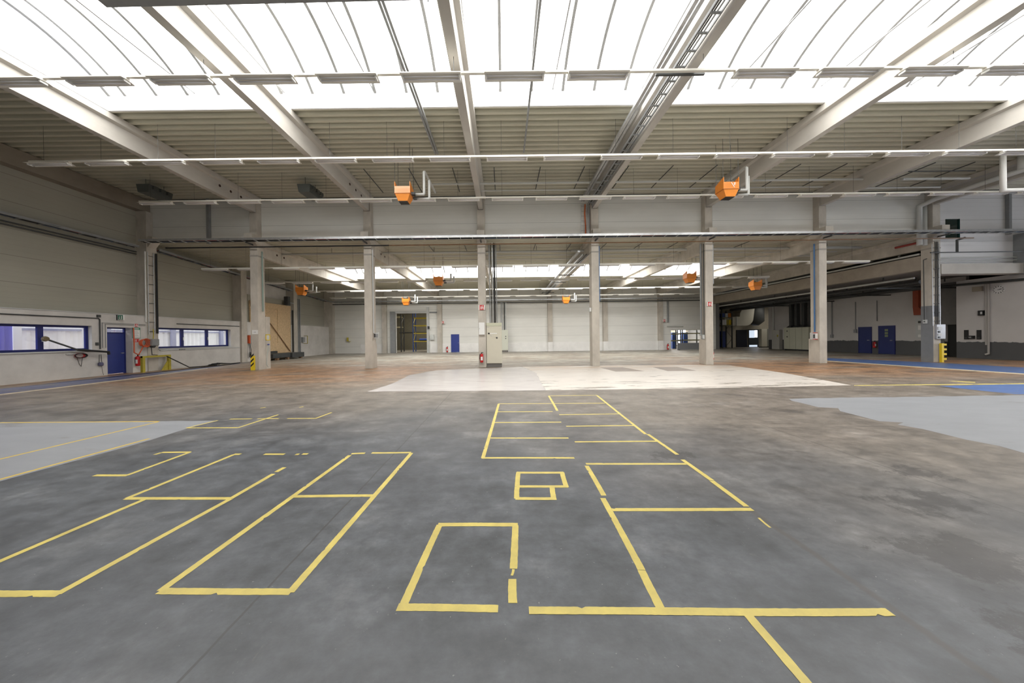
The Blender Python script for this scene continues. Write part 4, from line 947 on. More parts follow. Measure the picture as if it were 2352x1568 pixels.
a, b = P(579.5, 767.5, YA), P(592.5, 757.5, YA)
t = thing('notice_sign', 'plain white notice plate on the striped column', 'sign', tuple(a)); B(a.x, b.x, YA-.015, YA, a.z, b.z).build('plate', SIGNW, t); B(a.x+.09, b.x-.09, YA-.018, YA-.015, (a.z+b.z)/2-.012, (a.z+b.z)/2+.012).build('text_line', STEEL, t)
t = thing('notice_sign', 'yellow framed notice on the right side of the striped column', 'sign', (CX[0]+.21, YA+.55, 1.6))
MB().box(CX[0]+.2, CX[0]+.215, YA+.5, YA+.82, 1.56, 1.60).box(CX[0]+.2, CX[0]+.215, YA+.5, YA+.82, 1.85, 1.89).box(CX[0]+.2, CX[0]+.215, YA+.5, YA+.54, 1.56, 1.89).box(CX[0]+.2, CX[0]+.215, YA+.78, YA+.82, 1.56, 1.89).build('frame', YEL, t)
B(CX[0]+.2, CX[0]+.208, YA+.54, YA+.78, 1.6, 1.85).build('sheet', LGREY, t)
t = thing('water_tap', 'small blue and grey tap with hose on the striped column', 'tap', (CX[0]+.25, YA+.55, 1.3))
MB().lathe((CX[0]+.22, YA+.62, 1.33), [(.035, 0), (.035, .08)], 8, 'X').build('valve', mat('tap_blue', (.05, .08, .3), .4), t)
T([(CX[0]+.26, YA+.62, 1.3), (CX[0]+.26, YA+.6, 1.1), (CX[0]+.25, YA+.5, .6), (CX[0]+.25, YA+.48, .25), (CX[0]+.25, YA+.6, .1)], .015, 6).build('hose', mat('pale_hose', (.42, .48, .46), .5), t)
# striped guard on the first column
a, b = P(576.5, 850, YA-.08), P(583.5, 817, YA-.08)
t = thing('column_guard', 'yellow and black striped corner guard at the foot of the leftmost free column', 'guard', (a.x, YA-.06, 0))
B(a.x, b.x, YA-.10, YA-.005, 0, b.z).build('plate', YEL, t)
for i in range(3):
    z = .16+i*.23; w_ = b.x-a.x
    MB().prism([(a.x, YA-.102, z), (b.x, YA-.102, z+w_), (b.x, YA-.102, z+w_+.10), (a.x, YA-.102, z+.10)], (0, .001, 0)).build('stripe', BLACK, t)
# yellow E-shaped guard by the grey column
a = P(2160, 832, YA-.1); b = P(2166, 788, YA-.1)
t = thing('column_guard', 'bright yellow comb-shaped steel guard beside the grey-painted column', 'guard', (a.x, YA-.1, 0))
B(a.x, a.x+.11, YA-.16, YA-.06, 0, b.z).build('post', YEL, t)
for i in range(4): B(a.x+.11, a.x+.27, YA-.15, YA-.07, b.z-.12-i*.25, b.z-.02-i*.25).build('tooth', YEL, t)
# ------------------------------------------------------------------ left wall equipment
f1, f2 = at(328, 855, Z=0), at(388, 848.5, Z=0)
t = thing('safety_barrier', 'low olive-yellow steel barrier frame before the left wall column', 'barrier', tuple(f1))
for p in (f1, f2): B(p.x-.05, p.x+.07, p.y-.06, p.y+.06, 0, .83).build('post', YELD, t)
MB().hexa([(f1.x-.05, f1.y-.06, .74), (f1.x+.07, f1.y-.06, .74), (f2.x+.07, f2.y+.06, .74), (f2.x-.05, f2.y+.06, .74)], [(f1.x-.05, f1.y-.06, .83), (f1.x+.07, f1.y-.06, .83), (f2.x+.07, f2.y+.06, .83), (f2.x-.05, f2.y+.06, .83)]).build('top_rail', YELD, t)
MB().prism([(f2.x, f2.y-.06, 0), (f2.x, f2.y-.40, 0), (f2.x, f2.y-.06, .55)], (.03, 0, 0)).build('gusset', YELD, t)
# grey motor unit with orange hose reel
c = at(354, 786, X=XL+.35)
t = thing('motor_unit', 'grey finned motor unit mounted on the left wall column', 'motor', tuple(c))
B(XL+.05, XL+.42, c.y-.16, c.y+.20, c.z-.18, c.z+.18).build('housing', mat('motor_grey', (.30, .30, .29), .5), t, bevel=.03)
for i in range(5): B(XL+.42, XL+.44, c.y-.14, c.y+.18, c.z-.14+i*.065, c.z-.11+i*.065).build('fin', STEEL, t)
MB().lathe((XL+.25, c.y+.02, c.z-.28), [(.08, 0), (.12, .05), (.12, .1)], 12).build('gland', DARK, t)
T([(XL+.25, c.y+.05, c.z+.18), (XL+.22, c.y+.1, c.z+.45), (XL+.2, c.y+.1, c.z+.7)], .02, 6).build('feed_cable', YELD, t)
T([(XL+.25, c.y-.05, c.z-.2), (XL+.25, c.y-.02, c.z-.65), (XL+.3, c.y+.2, c.z-.68)], .018, 6).build('cable', RUBBER, t)
OCAB = mat('orange_hose', (.62, .10, .03), .45)
t = thing('hose_coil', 'coiled orange hose hanging beside the grey motor unit', 'hose', (XL+.3, c.y-.4, c.z))
for i in range(4):
    cy, cz, rr = c.y-.42+i*.03, c.z-.02, .17+.015*i
    T([(XL+.22+.03*i, cy+rr*math.cos(a*.4), cz+rr*math.sin(a*.4)) for a in range(17)], .018, 6).build('coil', OCAB, t)
T([(XL+.1, c.y-.72, c.z+.75), (XL+.12, c.y-.72, c.z), (XL+.15, c.y-.75, c.z-.5), (XL+.2, c.y-.6, c.z-.62), (XL+.25, c.y-.42, c.z-.2)], .025, 6).build('loop', OCAB, t)
# conduits on the white base
t = thing('wall_conduit', 'dark conduit above the first left window turning down by the blue door', 'conduit', tuple(at(225, 730, X=XL)))
zc_ = at(100, 725, X=XL+.03).z; ye = at(229, 732, X=XL+.03).y
T([(XL+.03, 2, zc_), (XL+.03, ye-.05, zc_), (XL+.03, ye, zc_-.05), (XL+.03, ye, 1.25)], .025, 7).build('conduit_run', DARK, t)
B(XL, XL+.07, ye-.1, ye+.02, 2.72, 2.84).build('junction_box', DARK, t)
t = thing('wall_conduit', 'thin grey conduit above the blue left door', 'conduit', tuple(at(270, 738, X=XL)))
T([(XL+.02, ye+.1, 1.3), (XL+.02, ye+.1, 2.48), (XL+.02, YA-.1, 2.46)], .014, 6).build('conduit_run', STEEL, t); T([(XL+.02, ye+.22, 1.3), (XL+.02, ye+.22, 2.42), (XL+.02, YA-.1, 2.40)], .012, 6).build('conduit_run', STEEL, t)
z2 = at(470, 746, X=XL+.03).z
t = thing('wall_conduit', 'dark conduit above the second left window', 'conduit', (XL, 20, z2)); T([(XL+.03, at(405, 744, X=XL).y, z2), (XL+.03, 22.9, z2)], .024, 7).build('conduit_run', DARK, t)
t = thing('wall_conduit', 'white cable duct below the second left window', 'conduit', (XL, 20, 1.0)); B(XL, XL+.05, YA+.6, 22.9, 1.06, 1.12).build('duct', LGREY, t)
for y in (18.6, 18.7, 18.8, 18.9): B(XL+.05, XL+.07, y, y+.06, 1.06, 1.12).build('socket', STEEL, t)
# swivelling dark suction arm at first window
pA, pB, pC = at(104, 778, X=XL+.12), at(178, 803, X=XL+.30), at(249, 808, X=XL+.25)
t = thing('suction_arm', 'dark swivel suction arm reaching across the first left window', 'arm', tuple(pB))
T([pA, pB], .035, 8).build('upper_arm', DARK, t); T([pB, pC, pC+Vector((0, .02, -.12))], .05, 8).build('lower_arm', RUBBER, t)
MB().lathe(tuple(pA), [(.09, -.06), (.11, 0), (.09, .06)], 12, 'X').build('hood', mat('brass_brown', (.17, .13, .07), .45), t)
t = thing('cable_reel', 'red and black cable reel hanging below the first left window', 'cable reel', tuple(at(186, 816, X=XL)))
c = at(184, 816.5, X=XL+.08)
for i in range(4): T([(XL+.05+.03*i, c.y+.16*math.cos(a*.42)*(1+.1*i), c.z+.10*math.sin(a*.42)) for a in range(16)], .016, 6).build('coil', RED if i < 2 else RUBBER, t)
T([(XL+.06, c.y-.1, c.z-.05), (XL+.05, c.y+.0, c.z-.4), (XL+.05, c.y+.05, c.z-.48), (XL+.06, c.y+.1, c.z-.05)], .008, 5).build('lead', RUBBER, t)
B(XL, XL+.05, c.y-.42, c.y-.1, c.z+.06, c.z+.1).build('rail', LGREY, t)
t = thing('hand_tool', 'small hanging pendant control beside the blue left door', 'pendant', tuple(at(232, 836, X=XL)))
c = at(231.5, 836, X=XL+.06); MB().lathe(tuple(c), [(.05, -.09), (.09, -.05), (.09, .05), (.05, .09)], 12).build('body', mat('tool_blue_grey', (.12, .12, .20), .4), t)
for dy in (-.05, .05): T([(XL+.05, c.y+dy, c.z+.08), (XL+.04, c.y+dy*.6, c.z+.45)], .01, 5).build('strap', DARK, t)
T([(XL+.04, c.y+.05, c.z-.1), (XL+.03, c.y+.07, .3), (XL+.03, c.y+.12, .03)], .006, 5).build('lead', RUBBER, t)
tag(B(XL, XL+.04, at(222, 791, X=XL).y-.05, at(222, 791, X=XL).y+.05, 1.42, 1.56).build('light_switch', DARK), 'small dark switch right of the first left window', 'switch')
# cable lying on floor
pts = [(XL+.45, YA+.55, .75), (XL+.40, YA+1.3, .35), (XL+.35, YA+1.9, .03), (XL+.6, YA+2.6, .03), (XL+.45, YA+3.0, .03)]
for i in range(18): pts.append((XL+.45+.22*math.sin(i*.9), YA+3.2+.22*math.cos(i*.9)+.03*i, .03+.006*i))
pts += [(XL+.5, YA+4.6, .03), (XL+.45, YA+5.4, .03)]
tag(T(pts, .03, 6).build('floor_cable', RUBBER), 'black cable coiled on the floor by the second left window', 'cable')
# orange and grey power panel behind the striped column
c = at(564, 780, X=XL+.1)
t = thing('power_panel', 'orange and grey power panel with hanging hoses behind the striped column', 'power panel', (XL, 23.75, 1.2))
B(XL, XL+.25, 23.52, 23.62, 1.35, 1.95).build('orange_cover', OCAB, t); B(XL, XL+.22, 23.63, 23.95, 1.4, 1.95).build('casing', STEEL, t)
for i in range(3): T([(XL+.15, 23.6+.1*i, 1.4), (XL+.25, 23.55+.1*i, .9), (XL+.3, 23.5+.12*i, .5), (XL+.2, 23.6+.1*i, .35), (XL+.12, 23.7+.1*i, .7)], .02, 6).build('hose', RUBBER, t)
# chipboard gate
t = thing('chipboard_gate', 'raw chipboard panelling closing the loading gate in the left wall', 'panel', (XL-.1, 26.3, 0))
zb = [24.0, 25.2, 26.15, 26.85, 28.5]
for i in range(4): B(XL-.12-.02*(i % 2), XL-.04+.03*(i % 2), zb[i], zb[i+1], 1.35, 4.1).build('upper_board', OSB, t)
B(XL-.12, XL-.02, 24.0, 28.5, 0, 1.35).build('lower_board', OSB, t); B(XL-.14, XL+.02, 24.0, 28.5, 4.1, 4.55).build('header_board', OSB, t)
MB().hexa([(XL+.03, 25.2, 3.6), (XL+.06, 25.2, 3.6), (XL+.06, 28.3, .55), (XL+.03, 28.3, .55)], [(XL+.03, 25.2, 3.68), (XL+.06, 25.2, 3.68), (XL+.06, 28.3, .63), (XL+.03, 28.3, .63)]).build('diagonal_batten', WOOD, t)
struct(B(XL-.3, XL-.16, 23.9, 28.6, 0, 5.0).build('wall_left_gate_back', PANL))
# dark dock leveller plates
t = thing('dock_plate', 'dark grey steel platform lying on the floor by the chipboard gate', 'platform', (-18, 27, 0))
B(-18.6, -17.45, 26.6, 28.2, .1, .5).build('front_deck', DARK, t, bevel=.02); B(-18.7, -17.6, 24.6, 26.59, .16, .5).build('rear_deck', DARK, t, bevel=.02)
B(-18.7, -18.6, 24.6, 26.5, .5, .68).build('back_rail', DARK, t)
for y in (25.0, 26.2, 27.9): B(-17.7, -17.5, y-.1, y+.1, 0, .16).build('foot', BROWNP, t)
# white roller door and its guide in the left wall
t = thing('roller_door_rail', 'dark vertical guide rails beside the chipboard gate', 'rail', (XL+.1, 29.4, 0))
for y, m_ in ((28.62, DARK), (28.95, GALV), (29.35, STEEL), (29.6, STEEL)): B(XL+.02, XL+.12, y, y+.1, 0, 5.3 if y > 29 else 4.2).build('guide', m_, t)
t = thing('gate_motor', 'dark gate drive motor above the chipboard gate', 'motor', (XL+.2, 28.0, 4.6)); B(XL+.02, XL+.4, 27.6, 27.9, 4.55, 5.3).build('housing', DARK, t, bevel=.03); B(XL+.02, XL+.25, 27.9, 28.6, 4.75, 4.85).build('shaft', GALV, t)
t = thing('gate_control_box', 'yellow-framed control box beside the white gate at left', 'control box', (XL+.2, 30, 1.5)); B(XL+.02, XL+.2, 29.9, 30.2, 1.35, 1.8).build('casing', STEEL, t)
MB().box(XL+.2, XL+.55, 30.0, 30.03, 1.2, 1.24).box(XL+.2, XL+.55, 30.0, 30.03, 1.9, 1.94).box(XL+.51, XL+.55, 30.0, 30.03, 1.2, 1.94).build('frame', YELD, t)
t = thing('corner_bumper', 'small yellow bumper post in the far left corner', 'bumper', (-16.8, YF-.15, 1.2)); B(-17.0, -16.9, YF-.3, YF-.05, 1.35, 1.75).build('plate', YELD, t); B(-16.88, -16.7, YF-.2, YF-.06, 1.3, 1.34).build('arm', YELD, t)
# ------------------------------------------------------------------ right side equipment
# olive cabinet row against the right wall
ya, yb = at(1858, 790, X=27.5).y, at(1801, 790, X=27.5).y
t = thing('cabinet_row', 'long olive-beige electrical cabinet bank against the right wall', 'cabinet', (27.8, (ya+yb)/2, 0))
B(27.5, XR-.02, ya, yb, .12, 2.18).build('body', BEIGED, t); B(27.55, XR-.02, ya+.03, yb-.03, 0, .12).build('plinth', BLACK, t)
n = 4
for i in range(n):
    y0, y1 = ya+(yb-ya)*i/n, ya+(yb-ya)*(i+1)/n
    dr = B(27.47, 27.5, y0+.012, y1-.012, .14, 2.16).build('door', BEIGED, t)
    if i == n-1:
        for z in (1.85, 1.3): B(27.455, 27.47, y0+.2, y0+.32, z-.05, z+.05).build('switch', DARK, dr)
for y, w_ in ((ya+.2, .2), (ya+.9, .28), (ya+1.6, .2), (yb-.35, .24)):
    t2 = thing('cable_duct', {0: 'dark riser duct nearest the sixth column over the olive cabinets', 1: 'wide dark riser duct over the olive cabinets', 2: 'narrow dark riser duct over the olive cabinets', 3: 'dark riser duct at the far end of the olive cabinets'}[[.2, .9, 1.6].index(round(y-ya, 1)) if round(y-ya, 1) in (.2, .9, 1.6) else 3], 'duct', (27.9, y, 2.2), 'riser ducts')
    B(27.8, 28.1, y-w_/2, y+w_/2, 2.4, 4.95).build('duct_run', DARK, t2); MB().hexa([(27.6, y-w_, 2.19), (28.2, y-w_, 2.19), (28.2, y+w_, 2.19), (27.6, y+w_, 2.19)], [(27.8, y-w_/2, 2.4), (28.1, y-w_/2, 2.4), (28.1, y+w_/2, 2.4), (27.8, y+w_/2, 2.4)]).build('duct_foot', DARK, t2)
yq = at(1792, 790, X=XR).y
t = thing('wall_cabinet', 'narrow white cabinet beside the olive cabinet bank', 'cabinet', (XR-.1, yq, 0)); B(XR-.35, XR-.01, yq-.3, yq+.6, .02, 2.0).build('body', mat('dim_white', (.5, .49, .45), .5), t); B(XR-.37, XR-.35, yq-.28, yq+.58, .05, 1.97).build('door', MATS['dim_white'], t)
B(XR-.38, XR-.37, yq-.2, yq-.05, 1.3, 1.5).build('warning_label', YELD, t)
tag(T([(XR-.1, at(1778, 700, X=XR).y, 0), (XR-.1, at(1778, 700, X=XR).y, 4.9)], .07, 10).build('wall_pipe', GREYP), 'vertical pale pipe at the far end of the right wall', 'pipe')
# red-brown duct
y_ = at(2106, 700, X=XR-.2).y
t = thing('exhaust_duct', 'red-brown exhaust duct on the right wall behind the grey-painted column', 'duct', (XR-.2, y_, 3))
B(XR-.3, XR-.02, y_-.15, y_+.15, 3.3, 4.9).build('duct_run', REDB, t); MB().hexa([(XR-.3, y_-.55, 2.75), (XR-.02, y_-.55, 2.75), (XR-.02, y_+.1, 2.75), (XR-.3, y_+.1, 2.75)], [(XR-.3, y_-.15, 3.3), (XR-.02, y_-.15, 3.3), (XR-.02, y_+.15, 3.3), (XR-.3, y_+.15, 3.3)]).build('duct_bend', REDB, t)
t = thing('notice_board', 'pale notice board under the red-brown duct', 'board', (XR-.02, y_, 1.2)); B(XR-.06, XR-.01, y_-.5, y_+.2, 1.15, 2.6).build('board', LGREY, t)
for z, h_ in ((2.2, .15), (1.75, .3), (1.25, .18)): B(XR-.07, XR-.06, y_-.35, y_+.05, z, z+h_).build('sheet', DARK if h_ == .15 else SIGNW, t)
XC = 27.7
c = at(2294, 665, X=XC-.02)
t = thing('wall_clock', 'round white wall clock with black hour marks on the right wall', 'clock', (XC, c.y, c.z))
MB().lathe((XC, c.y, c.z), [(.235, 0), (.235, -.035), (.225, -.04)], 32, 'X').build('dial', mat('dial_white', (.62, .61, .60), .5), t)
mb = MB(); xq = XC-.042
def hand(mb, ang, r0, r1, w):
    # viewed from inside the hall (looking along +X) clockwise runs towards -Y
    d = Vector((0, -math.sin(ang), math.cos(ang))); n = Vector((0, -math.cos(ang), -math.sin(ang)))
    o = Vector((xq, c.y, c.z)); mb.prism([o+d*r0-n*w, o+d*r0+n*w, o+d*r1+n*w, o+d*r1-n*w], (-.003, 0, 0))
for i in range(12): hand(mb, i*math.pi/6, .155, .21, .014)
mb.build('hour_marks', BLACK, t)
m1 = MB(); hand(m1, math.radians(68), -.03, .12, .012); m1.build('hour_hand', BLACK, t)
m1 = MB(); hand(m1, math.radians(86), -.04, .20, .008); m1.build('minute_hand', BLACK, t)
def rpanel(name, label, cat, px0, px1, py0, py1, d, m, parts=()):
    a, b = at(px0, py1, X=XC), at(px1, py0, X=XC)
    y0, y1 = min(a.y, b.y), max(a.y, b.y)
    t = thing(name, label, cat, (XC, (y0+y1)/2, a.z)); B(XC-d, XC-.002, y0, y1, a.z, b.z).build('casing', m, t)
    for nm, u0, u1, v0, v1, mm in parts: B(XC-d-.015, XC-d, y0+(y1-y0)*u0, y0+(y1-y0)*u1, a.z+(b.z-a.z)*v0, a.z+(b.z-a.z)*v1).build(nm, mm, t)
rpanel('switch_unit', 'black square switch unit on the right wall below the clock', 'switch unit', 2249.5, 2262, 712.5, 724.5, .1, BLACK, (('window', .15, .5, .25, .75, LGREY),))
rpanel('hook_board', 'left black upright board on the right wall', 'board', 2216, 2225, 757.5, 779, .05, BLACK, (('holder', .2, .8, .1, .2, DARK),))
rpanel('hook_board', 'right black upright board on the right wall', 'board', 2245, 2254.5, 757.5, 779, .05, BLACK, (('holder', .2, .8, .1, .2, DARK),))
rpanel('wall_holder', 'small black holder between the two black boards', 'holder', 2225.5, 2240, 770.5, 778, .12, BLACK, (('slot', .3, .7, .3, .7, STEEL),))
rpanel('loudspeaker_box', 'beige box high on the right wall left of the clock', 'box', 2237, 2259, 657, 670, .12, mat('dull_beige', (.34, .30, .24), .6), (('grille', .1, .9, .1, .9, MATS['dull_beige']),))
t = thing('wall_pipe', 'pair of grey pipes running down the right wall beside the clock', 'pipe', (XC, at(2268, 700, X=XC).y, 1))
for px, r_, yb_ in ((2266, .045, 792), (2271, .05, 812)):
    a, b = at(px-1, 652, X=XC-.06), at(px+2, yb_, X=XC-.06); T([(XC-.06, a.y, a.z), (XC-.06, a.y, b.z)] + ([(XC-.14, a.y+.08, b.z-.06)] if r_ == .05 else []), r_, 8).build('pipe_run', mat('wall_pipe_grey', (.40, .38, .36), .5), t)
tag(T([(XC-.06, at(2352, 644, X=XC).y-.5, 4.30), (XC-.06, Yc, 4.42), (XR-.3, 24, 4.5)], .07, 8).build('wall_pipe', DARK), 'dark pipe along the top of the right wall', 'pipe')
# doors conduits
for i, (px, y0, y1, lab) in enumerate(((1965, 693, 756, 'thin conduit with a switch left of the blue doors'), (2014, 690, 737, 'thin conduit above the gap between the blue doors'), (1911, 692, 768, 'thicker conduit with a box right of the sixth column'))):
    a, b = at(px, y0, X=XR-.04), at(px, y1, X=XR-.04)
    t = thing('wall_conduit', lab, 'conduit', tuple(b)); T([(XR-.04, b.y, a.z), (XR-.04, b.y, b.z)], .025 if i < 2 else .05, 6).build('conduit_run', STEEL, t)
    if i != 1: B(XR-.1, XR-.01, b.y-.1, b.y+.1, b.z-.28, b.z).build('box', STEEL, t)
# pipes under the mezzanine soffit
for i, (x, z, r_, m_, lab) in enumerate(((23.6, 4.7, .06, GREYP, 'pale pipe under the mezzanine nearest its edge'), (24.6, 4.55, .12, DARK, 'thick dark pipe under the mezzanine'), (25.6, 4.62, .07, STEEL, 'grey pipe under the mezzanine'), (26.8, 4.45, .14, DARK, 'thick dark duct near the right wall under the mezzanine'), (27.4, 4.7, .05, STEEL, 'thin grey pipe under the mezzanine by the right wall'))):
    t = thing('soffit_pipe', lab, 'pipe', (x, 26, z), 'pipes under the mezzanine'); T([(x, YA+1.5+i*.5, z), (x, 38, z)], r_, 8).build('pipe_run', m_, t)
    for y in (20, 24, 28, 32): B(x-.02, x+.02, y-.02, y+.02, z, 4.99).build('hanger', DARK, t)
for i, y in enumerate((20.0, 23.5, 27.5, 31.5)):
    tag(B(23.1, 28.2, y-.06, y+.06, 4.28, 4.36).build('support_rail', DARK), '%s dark cross rail from the front under the mezzanine' % ORD[i], 'rail', 'cross rails under the mezzanine')
for i, (px, py, y) in enumerate(((2096, 648, 20.2), (1935, 668, 26.0))):
    c = P(px, py, y); dup(lampB, (c.x+.3, y, min(4.9, c.z)), ['strip light hanging under the mezzanine beside the grey-painted column', 'strip light hanging deeper under the mezzanine behind the sixth column'][i], 'strip lights under the mezzanine')
# pipes on the mezzanine front
t = thing('mezzanine_pipe', 'dark pipe crossing the white mezzanine front with a drop pipe', 'pipe', tuple(P(2250, 582, YA-.1)))
a, b = P(2165, 581, YA+.0), P(2352, 578, YA+.0); T([(a.x-.8, YA-.12, a.z), (a.x, YA-.12, a.z), (33, YA-.12, b.z)], .03, 8).build('pipe_run', DARK, t)
c = P(2191, 580, YA); T([(c.x, YA-.12, c.z), (c.x, YA-.12, c.z+.62), (c.x+.3, YA-.2, c.z+.72)], .05, 8).build('drop_pipe', DARK, t)
for py in (589, 596): q = P(2250, py, YA); T([(22.95, YA+.2, q.z), (27.4, YA+.2, q.z)], .03, 7).build('cable_line', GREYP, t)
# equipment in the dim back right area
BD = mat('dim_duct_sheet', (.52, .50, .42), .5)
o = at(1712, 730, Y=38.5)
t = thing('air_duct', 'large beige elbow air duct in the dim back right area', 'duct', tuple(o))
pr = []
xL_, xR_, zB_, zT_ = at(1697, 730, Y=38.5).x, at(1726, 730, Y=38.5).x, at(1700, 748, Y=38.5).z, at(1700, 709, Y=38.5).z
rr = .9
pr = [(xL_-1.9, zB_), (xR_-rr, zB_)] + [(xR_-rr+rr*math.sin(a*math.pi/12), zB_+rr-rr*math.cos(a*math.pi/12)) for a in range(1, 7)] + [(xR_+.15, zT_), (xL_+.25, zT_), (xL_-.05, zT_-.5), (xL_-.1, zT_-.95), (xL_-1.9, zT_-.95)]
MB().prism([(x, 38.2, z) for x, z in pr], (0, 1.3, 0)).build('elbow', BD, t)
for u in (xL_-1.2, xL_-.5): B(u-.03, u+.03, 38.15, 39.5, zB_-.03, zT_-.92).build('seam_flange', LGREY, t)
T([(xL_, 38.3, 5), (xL_, 38.3, zT_)], .03, 6).build('hanger_rod', DARK, t)
t = thing('machine_tank', 'dark bulky tank hanging beside the elbow duct', 'tank', (xR_+1.2, 39.4, 2.65)); MB().lathe((xR_+1.2, 39.4, 2.65), [(.3, 0), (.85, .5), (.85, 2.2), (.8, 2.3)], 20).build('vessel', DARK, t, True)
for a in range(3): T([(xR_+1.2+.5*math.cos(a*2.1), 39.4+.5*math.sin(a*2.1), 4.9), (xR_+1.2+.5*math.cos(a*2.1), 39.4+.5*math.sin(a*2.1), 5.0)], .03, 6).build('hanger_rod', DARK, t)
x0, x1 = at(1692, 770, Y=40.3).x, at(1716, 770, Y=40.3).x
d6 = bpy.data.objects.new('door_6', None); COL.objects.link(d6); d6.location = (x0, 40.3, 0); struct(d6); B(x0, x1, 40.3, 40.4, 0, 2.15).build('door_leaf', mat('night_blue', (.012, .014, .025), .5), d6)
x0, x1 = at(1720, 770, Y=40.3).x, at(1745, 770, Y=40.3).x
d7 = bpy.data.objects.new('door_7', None); COL.objects.link(d7); d7.location = (x0, 40.3, 0); struct(d7)
MB().box(x0-.08, x0, 40.25, 40.4, 0, 2.2).box(x1, x1+.08, 40.25, 40.4, 0, 2.2).box(x0, x1, 40.25, 40.4, 2.1, 2.2).box(x0, x1, 40.33, 40.37, 1.05, 1.12).build('door_frame', DARK, d7)
B(x0, x1, 40.38, 40.39, 0, 2.1).build('dark_pane', mat('dusky_glass', (.05, .06, .07), .2), d7)
DAY = mat('daylight_pane', (.7, .75, .9), .3, emit=((.80, .86, 1.0), 1.6))
DAY2 = mat('dim_daylight_pane', (.5, .55, .6), .3, emit=((.62, .72, .85), .35))
B(x0+.78, x0+1.12, 40.365, 40.378, 1.2, 2.08).build('daylight_pane', DAY, d7); B(x0+.1, x0+.75, 40.365, 40.378, 1.15, 2.08).build('daylight_pane', DAY2, d7); B(x0+.1, x0+1.1, 40.365, 40.378, 0.02, .25).build('daylight_pane', DAY2, d7)
x0, x1 = at(1746, 770, Y=38.4).x, at(1772, 770, Y=38.4).x
t = cabinet('wall_cabinet', 'beige cabinet right of the glazed far right door', x0, (x0+x1)/2, 38.2, 38.65, .1, 2.2, BD, BLACK); B(x0+.02, (x0+x1)/2-.02, 38.18, 38.2, .12, 2.18).build('door', BD, t)
t = cabinet('wall_cabinet', 'dark grey cabinet at the right end of the dim back area', (x0+x1)/2+.02, x1, 38.2, 38.65, .1, 2.2, mat('dim_grey_cab', (.22, .23, .2), .5), BLACK); B((x0+x1)/2+.04, x1-.02, 38.18, 38.2, .12, 2.18).build('door', MATS['dim_grey_cab'], t)
# racks and counter seen in the low opening and beside it
rack('low dark rack behind the grey counter, left bay', 18.5, 19.9, 36.2, 37.2, 2.3, (.9, 1.65, 2.15), DARK, mat('rack_olive', (.20, .19, .10), .5))
rack('low dark rack behind the grey counter, right bay', 20.1, 22.3, 36.2, 37.2, 2.3, (.95, 1.7, 2.15), DARK, MATS['rack_olive'])
for i, x in enumerate((19.6, 20.9)): tag(B(x, x+.5, 37.4, 37.9, .02, 1.9).build('steel_locker', RBLUE), ['blue locker behind the low rack, left one', 'blue locker behind the low rack, right one'][i], 'locker', 'blue lockers')
x0, x1 = P(1557, 795, 34.4).x, P(1625, 795, 34.4).x
t = thing('counter_screen', 'grey low screen panel standing in front of the dark racks', 'screen', (x0, 34.4, 0)); B(x0, x1, 34.4, 34.5, .03, P(1560, 787.5, 34.4).z).build('panel', mat('screen_grey', (.22, .225, .235), .6), t); B(x0+.1, x0+.2, 34.35, 34.7, 0, .06).build('foot', DARK, t); B(x1-.2, x1-.1, 34.35, 34.7, 0, .06).build('foot', DARK, t)
rack('tall dark rack with crates at the passage to the back area', 25.75, 26.95, 38.0, 39.0, 4.6, (2.6, 3.5, 4.4), DARK, MATS['rack_olive'])
for i in range(4): tag(B(25.82+.28*i, 26.06+.28*i, 38.05, 38.6, 2.73, 3.35).build('storage_crate', [SIGNW, SIGNW, YELD, YEL][i]), '%s crate from the left on the middle shelf of the tall dark rack' % ['first white', 'second white', 'third, dull yellow,', 'fourth, bright yellow,'][i], 'crate', 'crates on the tall dark rack')
for i in range(3): tag(B(25.85+.37*i, 26.15+.37*i, 38.05, 38.6, 3.63, 4.1).build('storage_crate', [RBLUE, LGREY, ORANGE][i]), '%s crate on the top shelf of the tall dark rack' % ['blue', 'grey', 'orange'][i], 'crate', 'crates on the tall dark rack')
tag(B(26.95, 27.5, 39.7, 40.2, .02, 2.0).build('steel_locker', mat('locker_blue', (.04, .07, .28), .4)), 'blue locker beside the tall dark rack in the passage', 'locker', 'blue lockers')
# far-wall odds
t = thing('wall_duct', 'pale horizontal pipe on the far wall near the racks', 'pipe', (18.5, YF-.1, 2.7)); q0, q1 = P(1532, 749, YF-.1), P(1569, 749, YF-.1); T([(q0.x, YF-.1, q0.z), (q1.x, YF-.1, q1.z)], .06, 8).build('pipe_run', GREYP, t)
for i, (px, y0, y1) in enumerate(((1391, 694, 775), (1386.5, 694, 745), (1534, 692, 740))):
    a, b = P(px, y0, YF-.12), P(px, y1, YF-.12); tag(T([a, (a.x, a.y, b.z)], .05 if i != 2 else .1, 7).build('wall_conduit', STEEL), ['longer grey conduit beside the far pilaster right of the fourth column', 'shorter grey conduit beside the far pilaster right of the fourth column', 'perforated grey conduit beside the far pilaster by the racks'][i], 'conduit', 'far wall conduits')

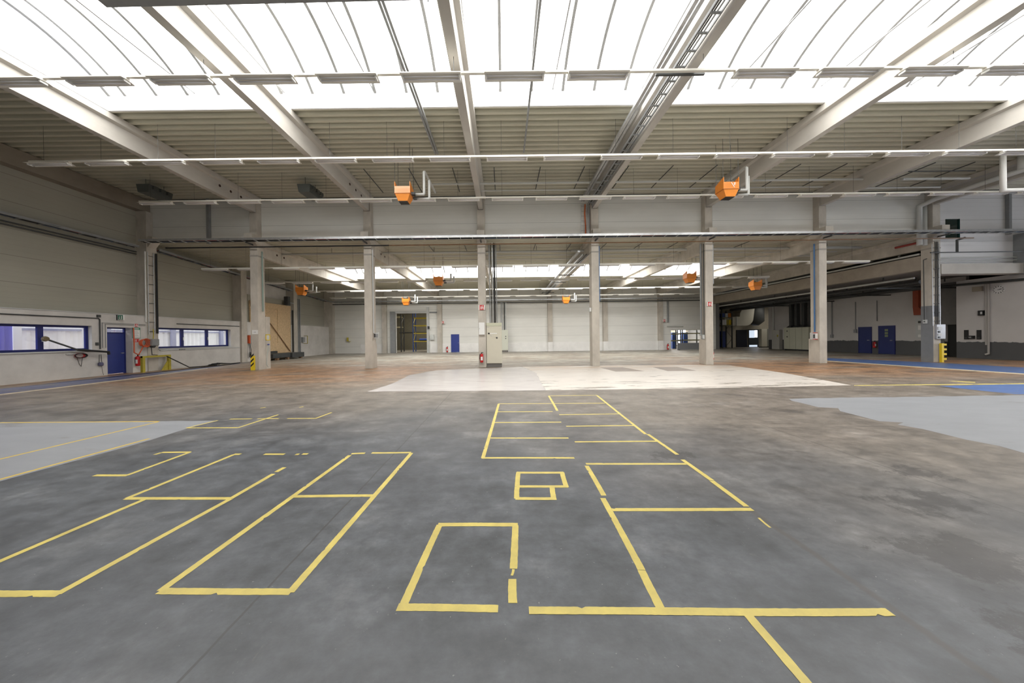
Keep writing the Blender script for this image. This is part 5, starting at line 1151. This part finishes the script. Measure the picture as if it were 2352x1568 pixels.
# red pipe and white stub by the grey column, support rods of the rear deck, unseen lights added to brighten the side rooms
q = P(2128, 553, YA+.25)
t = thing('red_pipe', 'dark red pipe running back from the top of the grey-painted column', 'pipe', tuple(q)); T([q, (q.x-.02, 18.6, q.z)], .06, 8).build('pipe_run', mat('dark_red_pipe', (.28, .03, .025), .45), t)
q = P(2065, 563, 18.9); T([(q.x, 18.9, q.z), (q.x, 18.9, P(2065, 603, 18.9).z)], .06, 8).build('white_stub', SIGNW, t)
for i in range(10):
    x = -4.1+1.98*i
    tag(T([(x, 17.8, 6.74), (x, 19.7, 6.74)], .02, 6).build('pipe_support', DARK), '%s dark support rod from the left under the rear deck behind the column row' % ORD[i], 'support', 'dark support rods under the rear deck')
t = thing('wall_corbel', 'dark concrete corbel at the top of the left wall column', 'corbel', (XL, YA, 6.9))
MB().prism([(XL+.04, YA+.05, 6.55), (XL+.30, YA+.05, 6.86), (XL+.30, YA+.05, 7.11), (XL+.04, YA+.05, 7.11)], (0, .4, 0)).build('bracket', CONC, t)
def fill_light(name, loc, sx, sy, power, col=(1, .95, .86)):  # unseen area light added to brighten a room; no fixture behind it
    l = bpy.data.lights.new(name, 'AREA'); l.shape = 'RECTANGLE'; l.size = sx; l.size_y = sy; l.energy = power; l.color = col
    o = bpy.data.objects.new(name, l); o.location = loc; COL.objects.link(o)
fill_light('warehouse_fill_light', (-10, 40, 5.8), 5, 3, 130)
fill_light('store_fill_light', (20, 38.6, 2.85), 3, 2, 160)
fill_light('back_area_fill_light', (32.0, 37.0, 4.9), 4, 1.5, 28)

struct(B(XLU, 36, YA+.26, YA+.33, 9.02, 9.14).build('trim_43', DARK))
q0, q1 = P(1000, 553, YA-.3), P(1372, 546, YA-.3)
tag(T([(q0.x, YA-.42, 6.83), (q0.x+3, YA-.42, 6.835), (q1.x, YA-.42, 6.83)], .022, 6).build('tray_cable', BLUEC), 'blue cable lying along the front edge of the column row tray', 'cable')

struct(MB().box(XLU, XLU+.06, 23.52, 24.0, LDADO+.03, 6.4).box(XLU, XLU+.06, 24.0, 28.55, 4.56, 6.4).build('wall_left_gate_head', PLASTER))
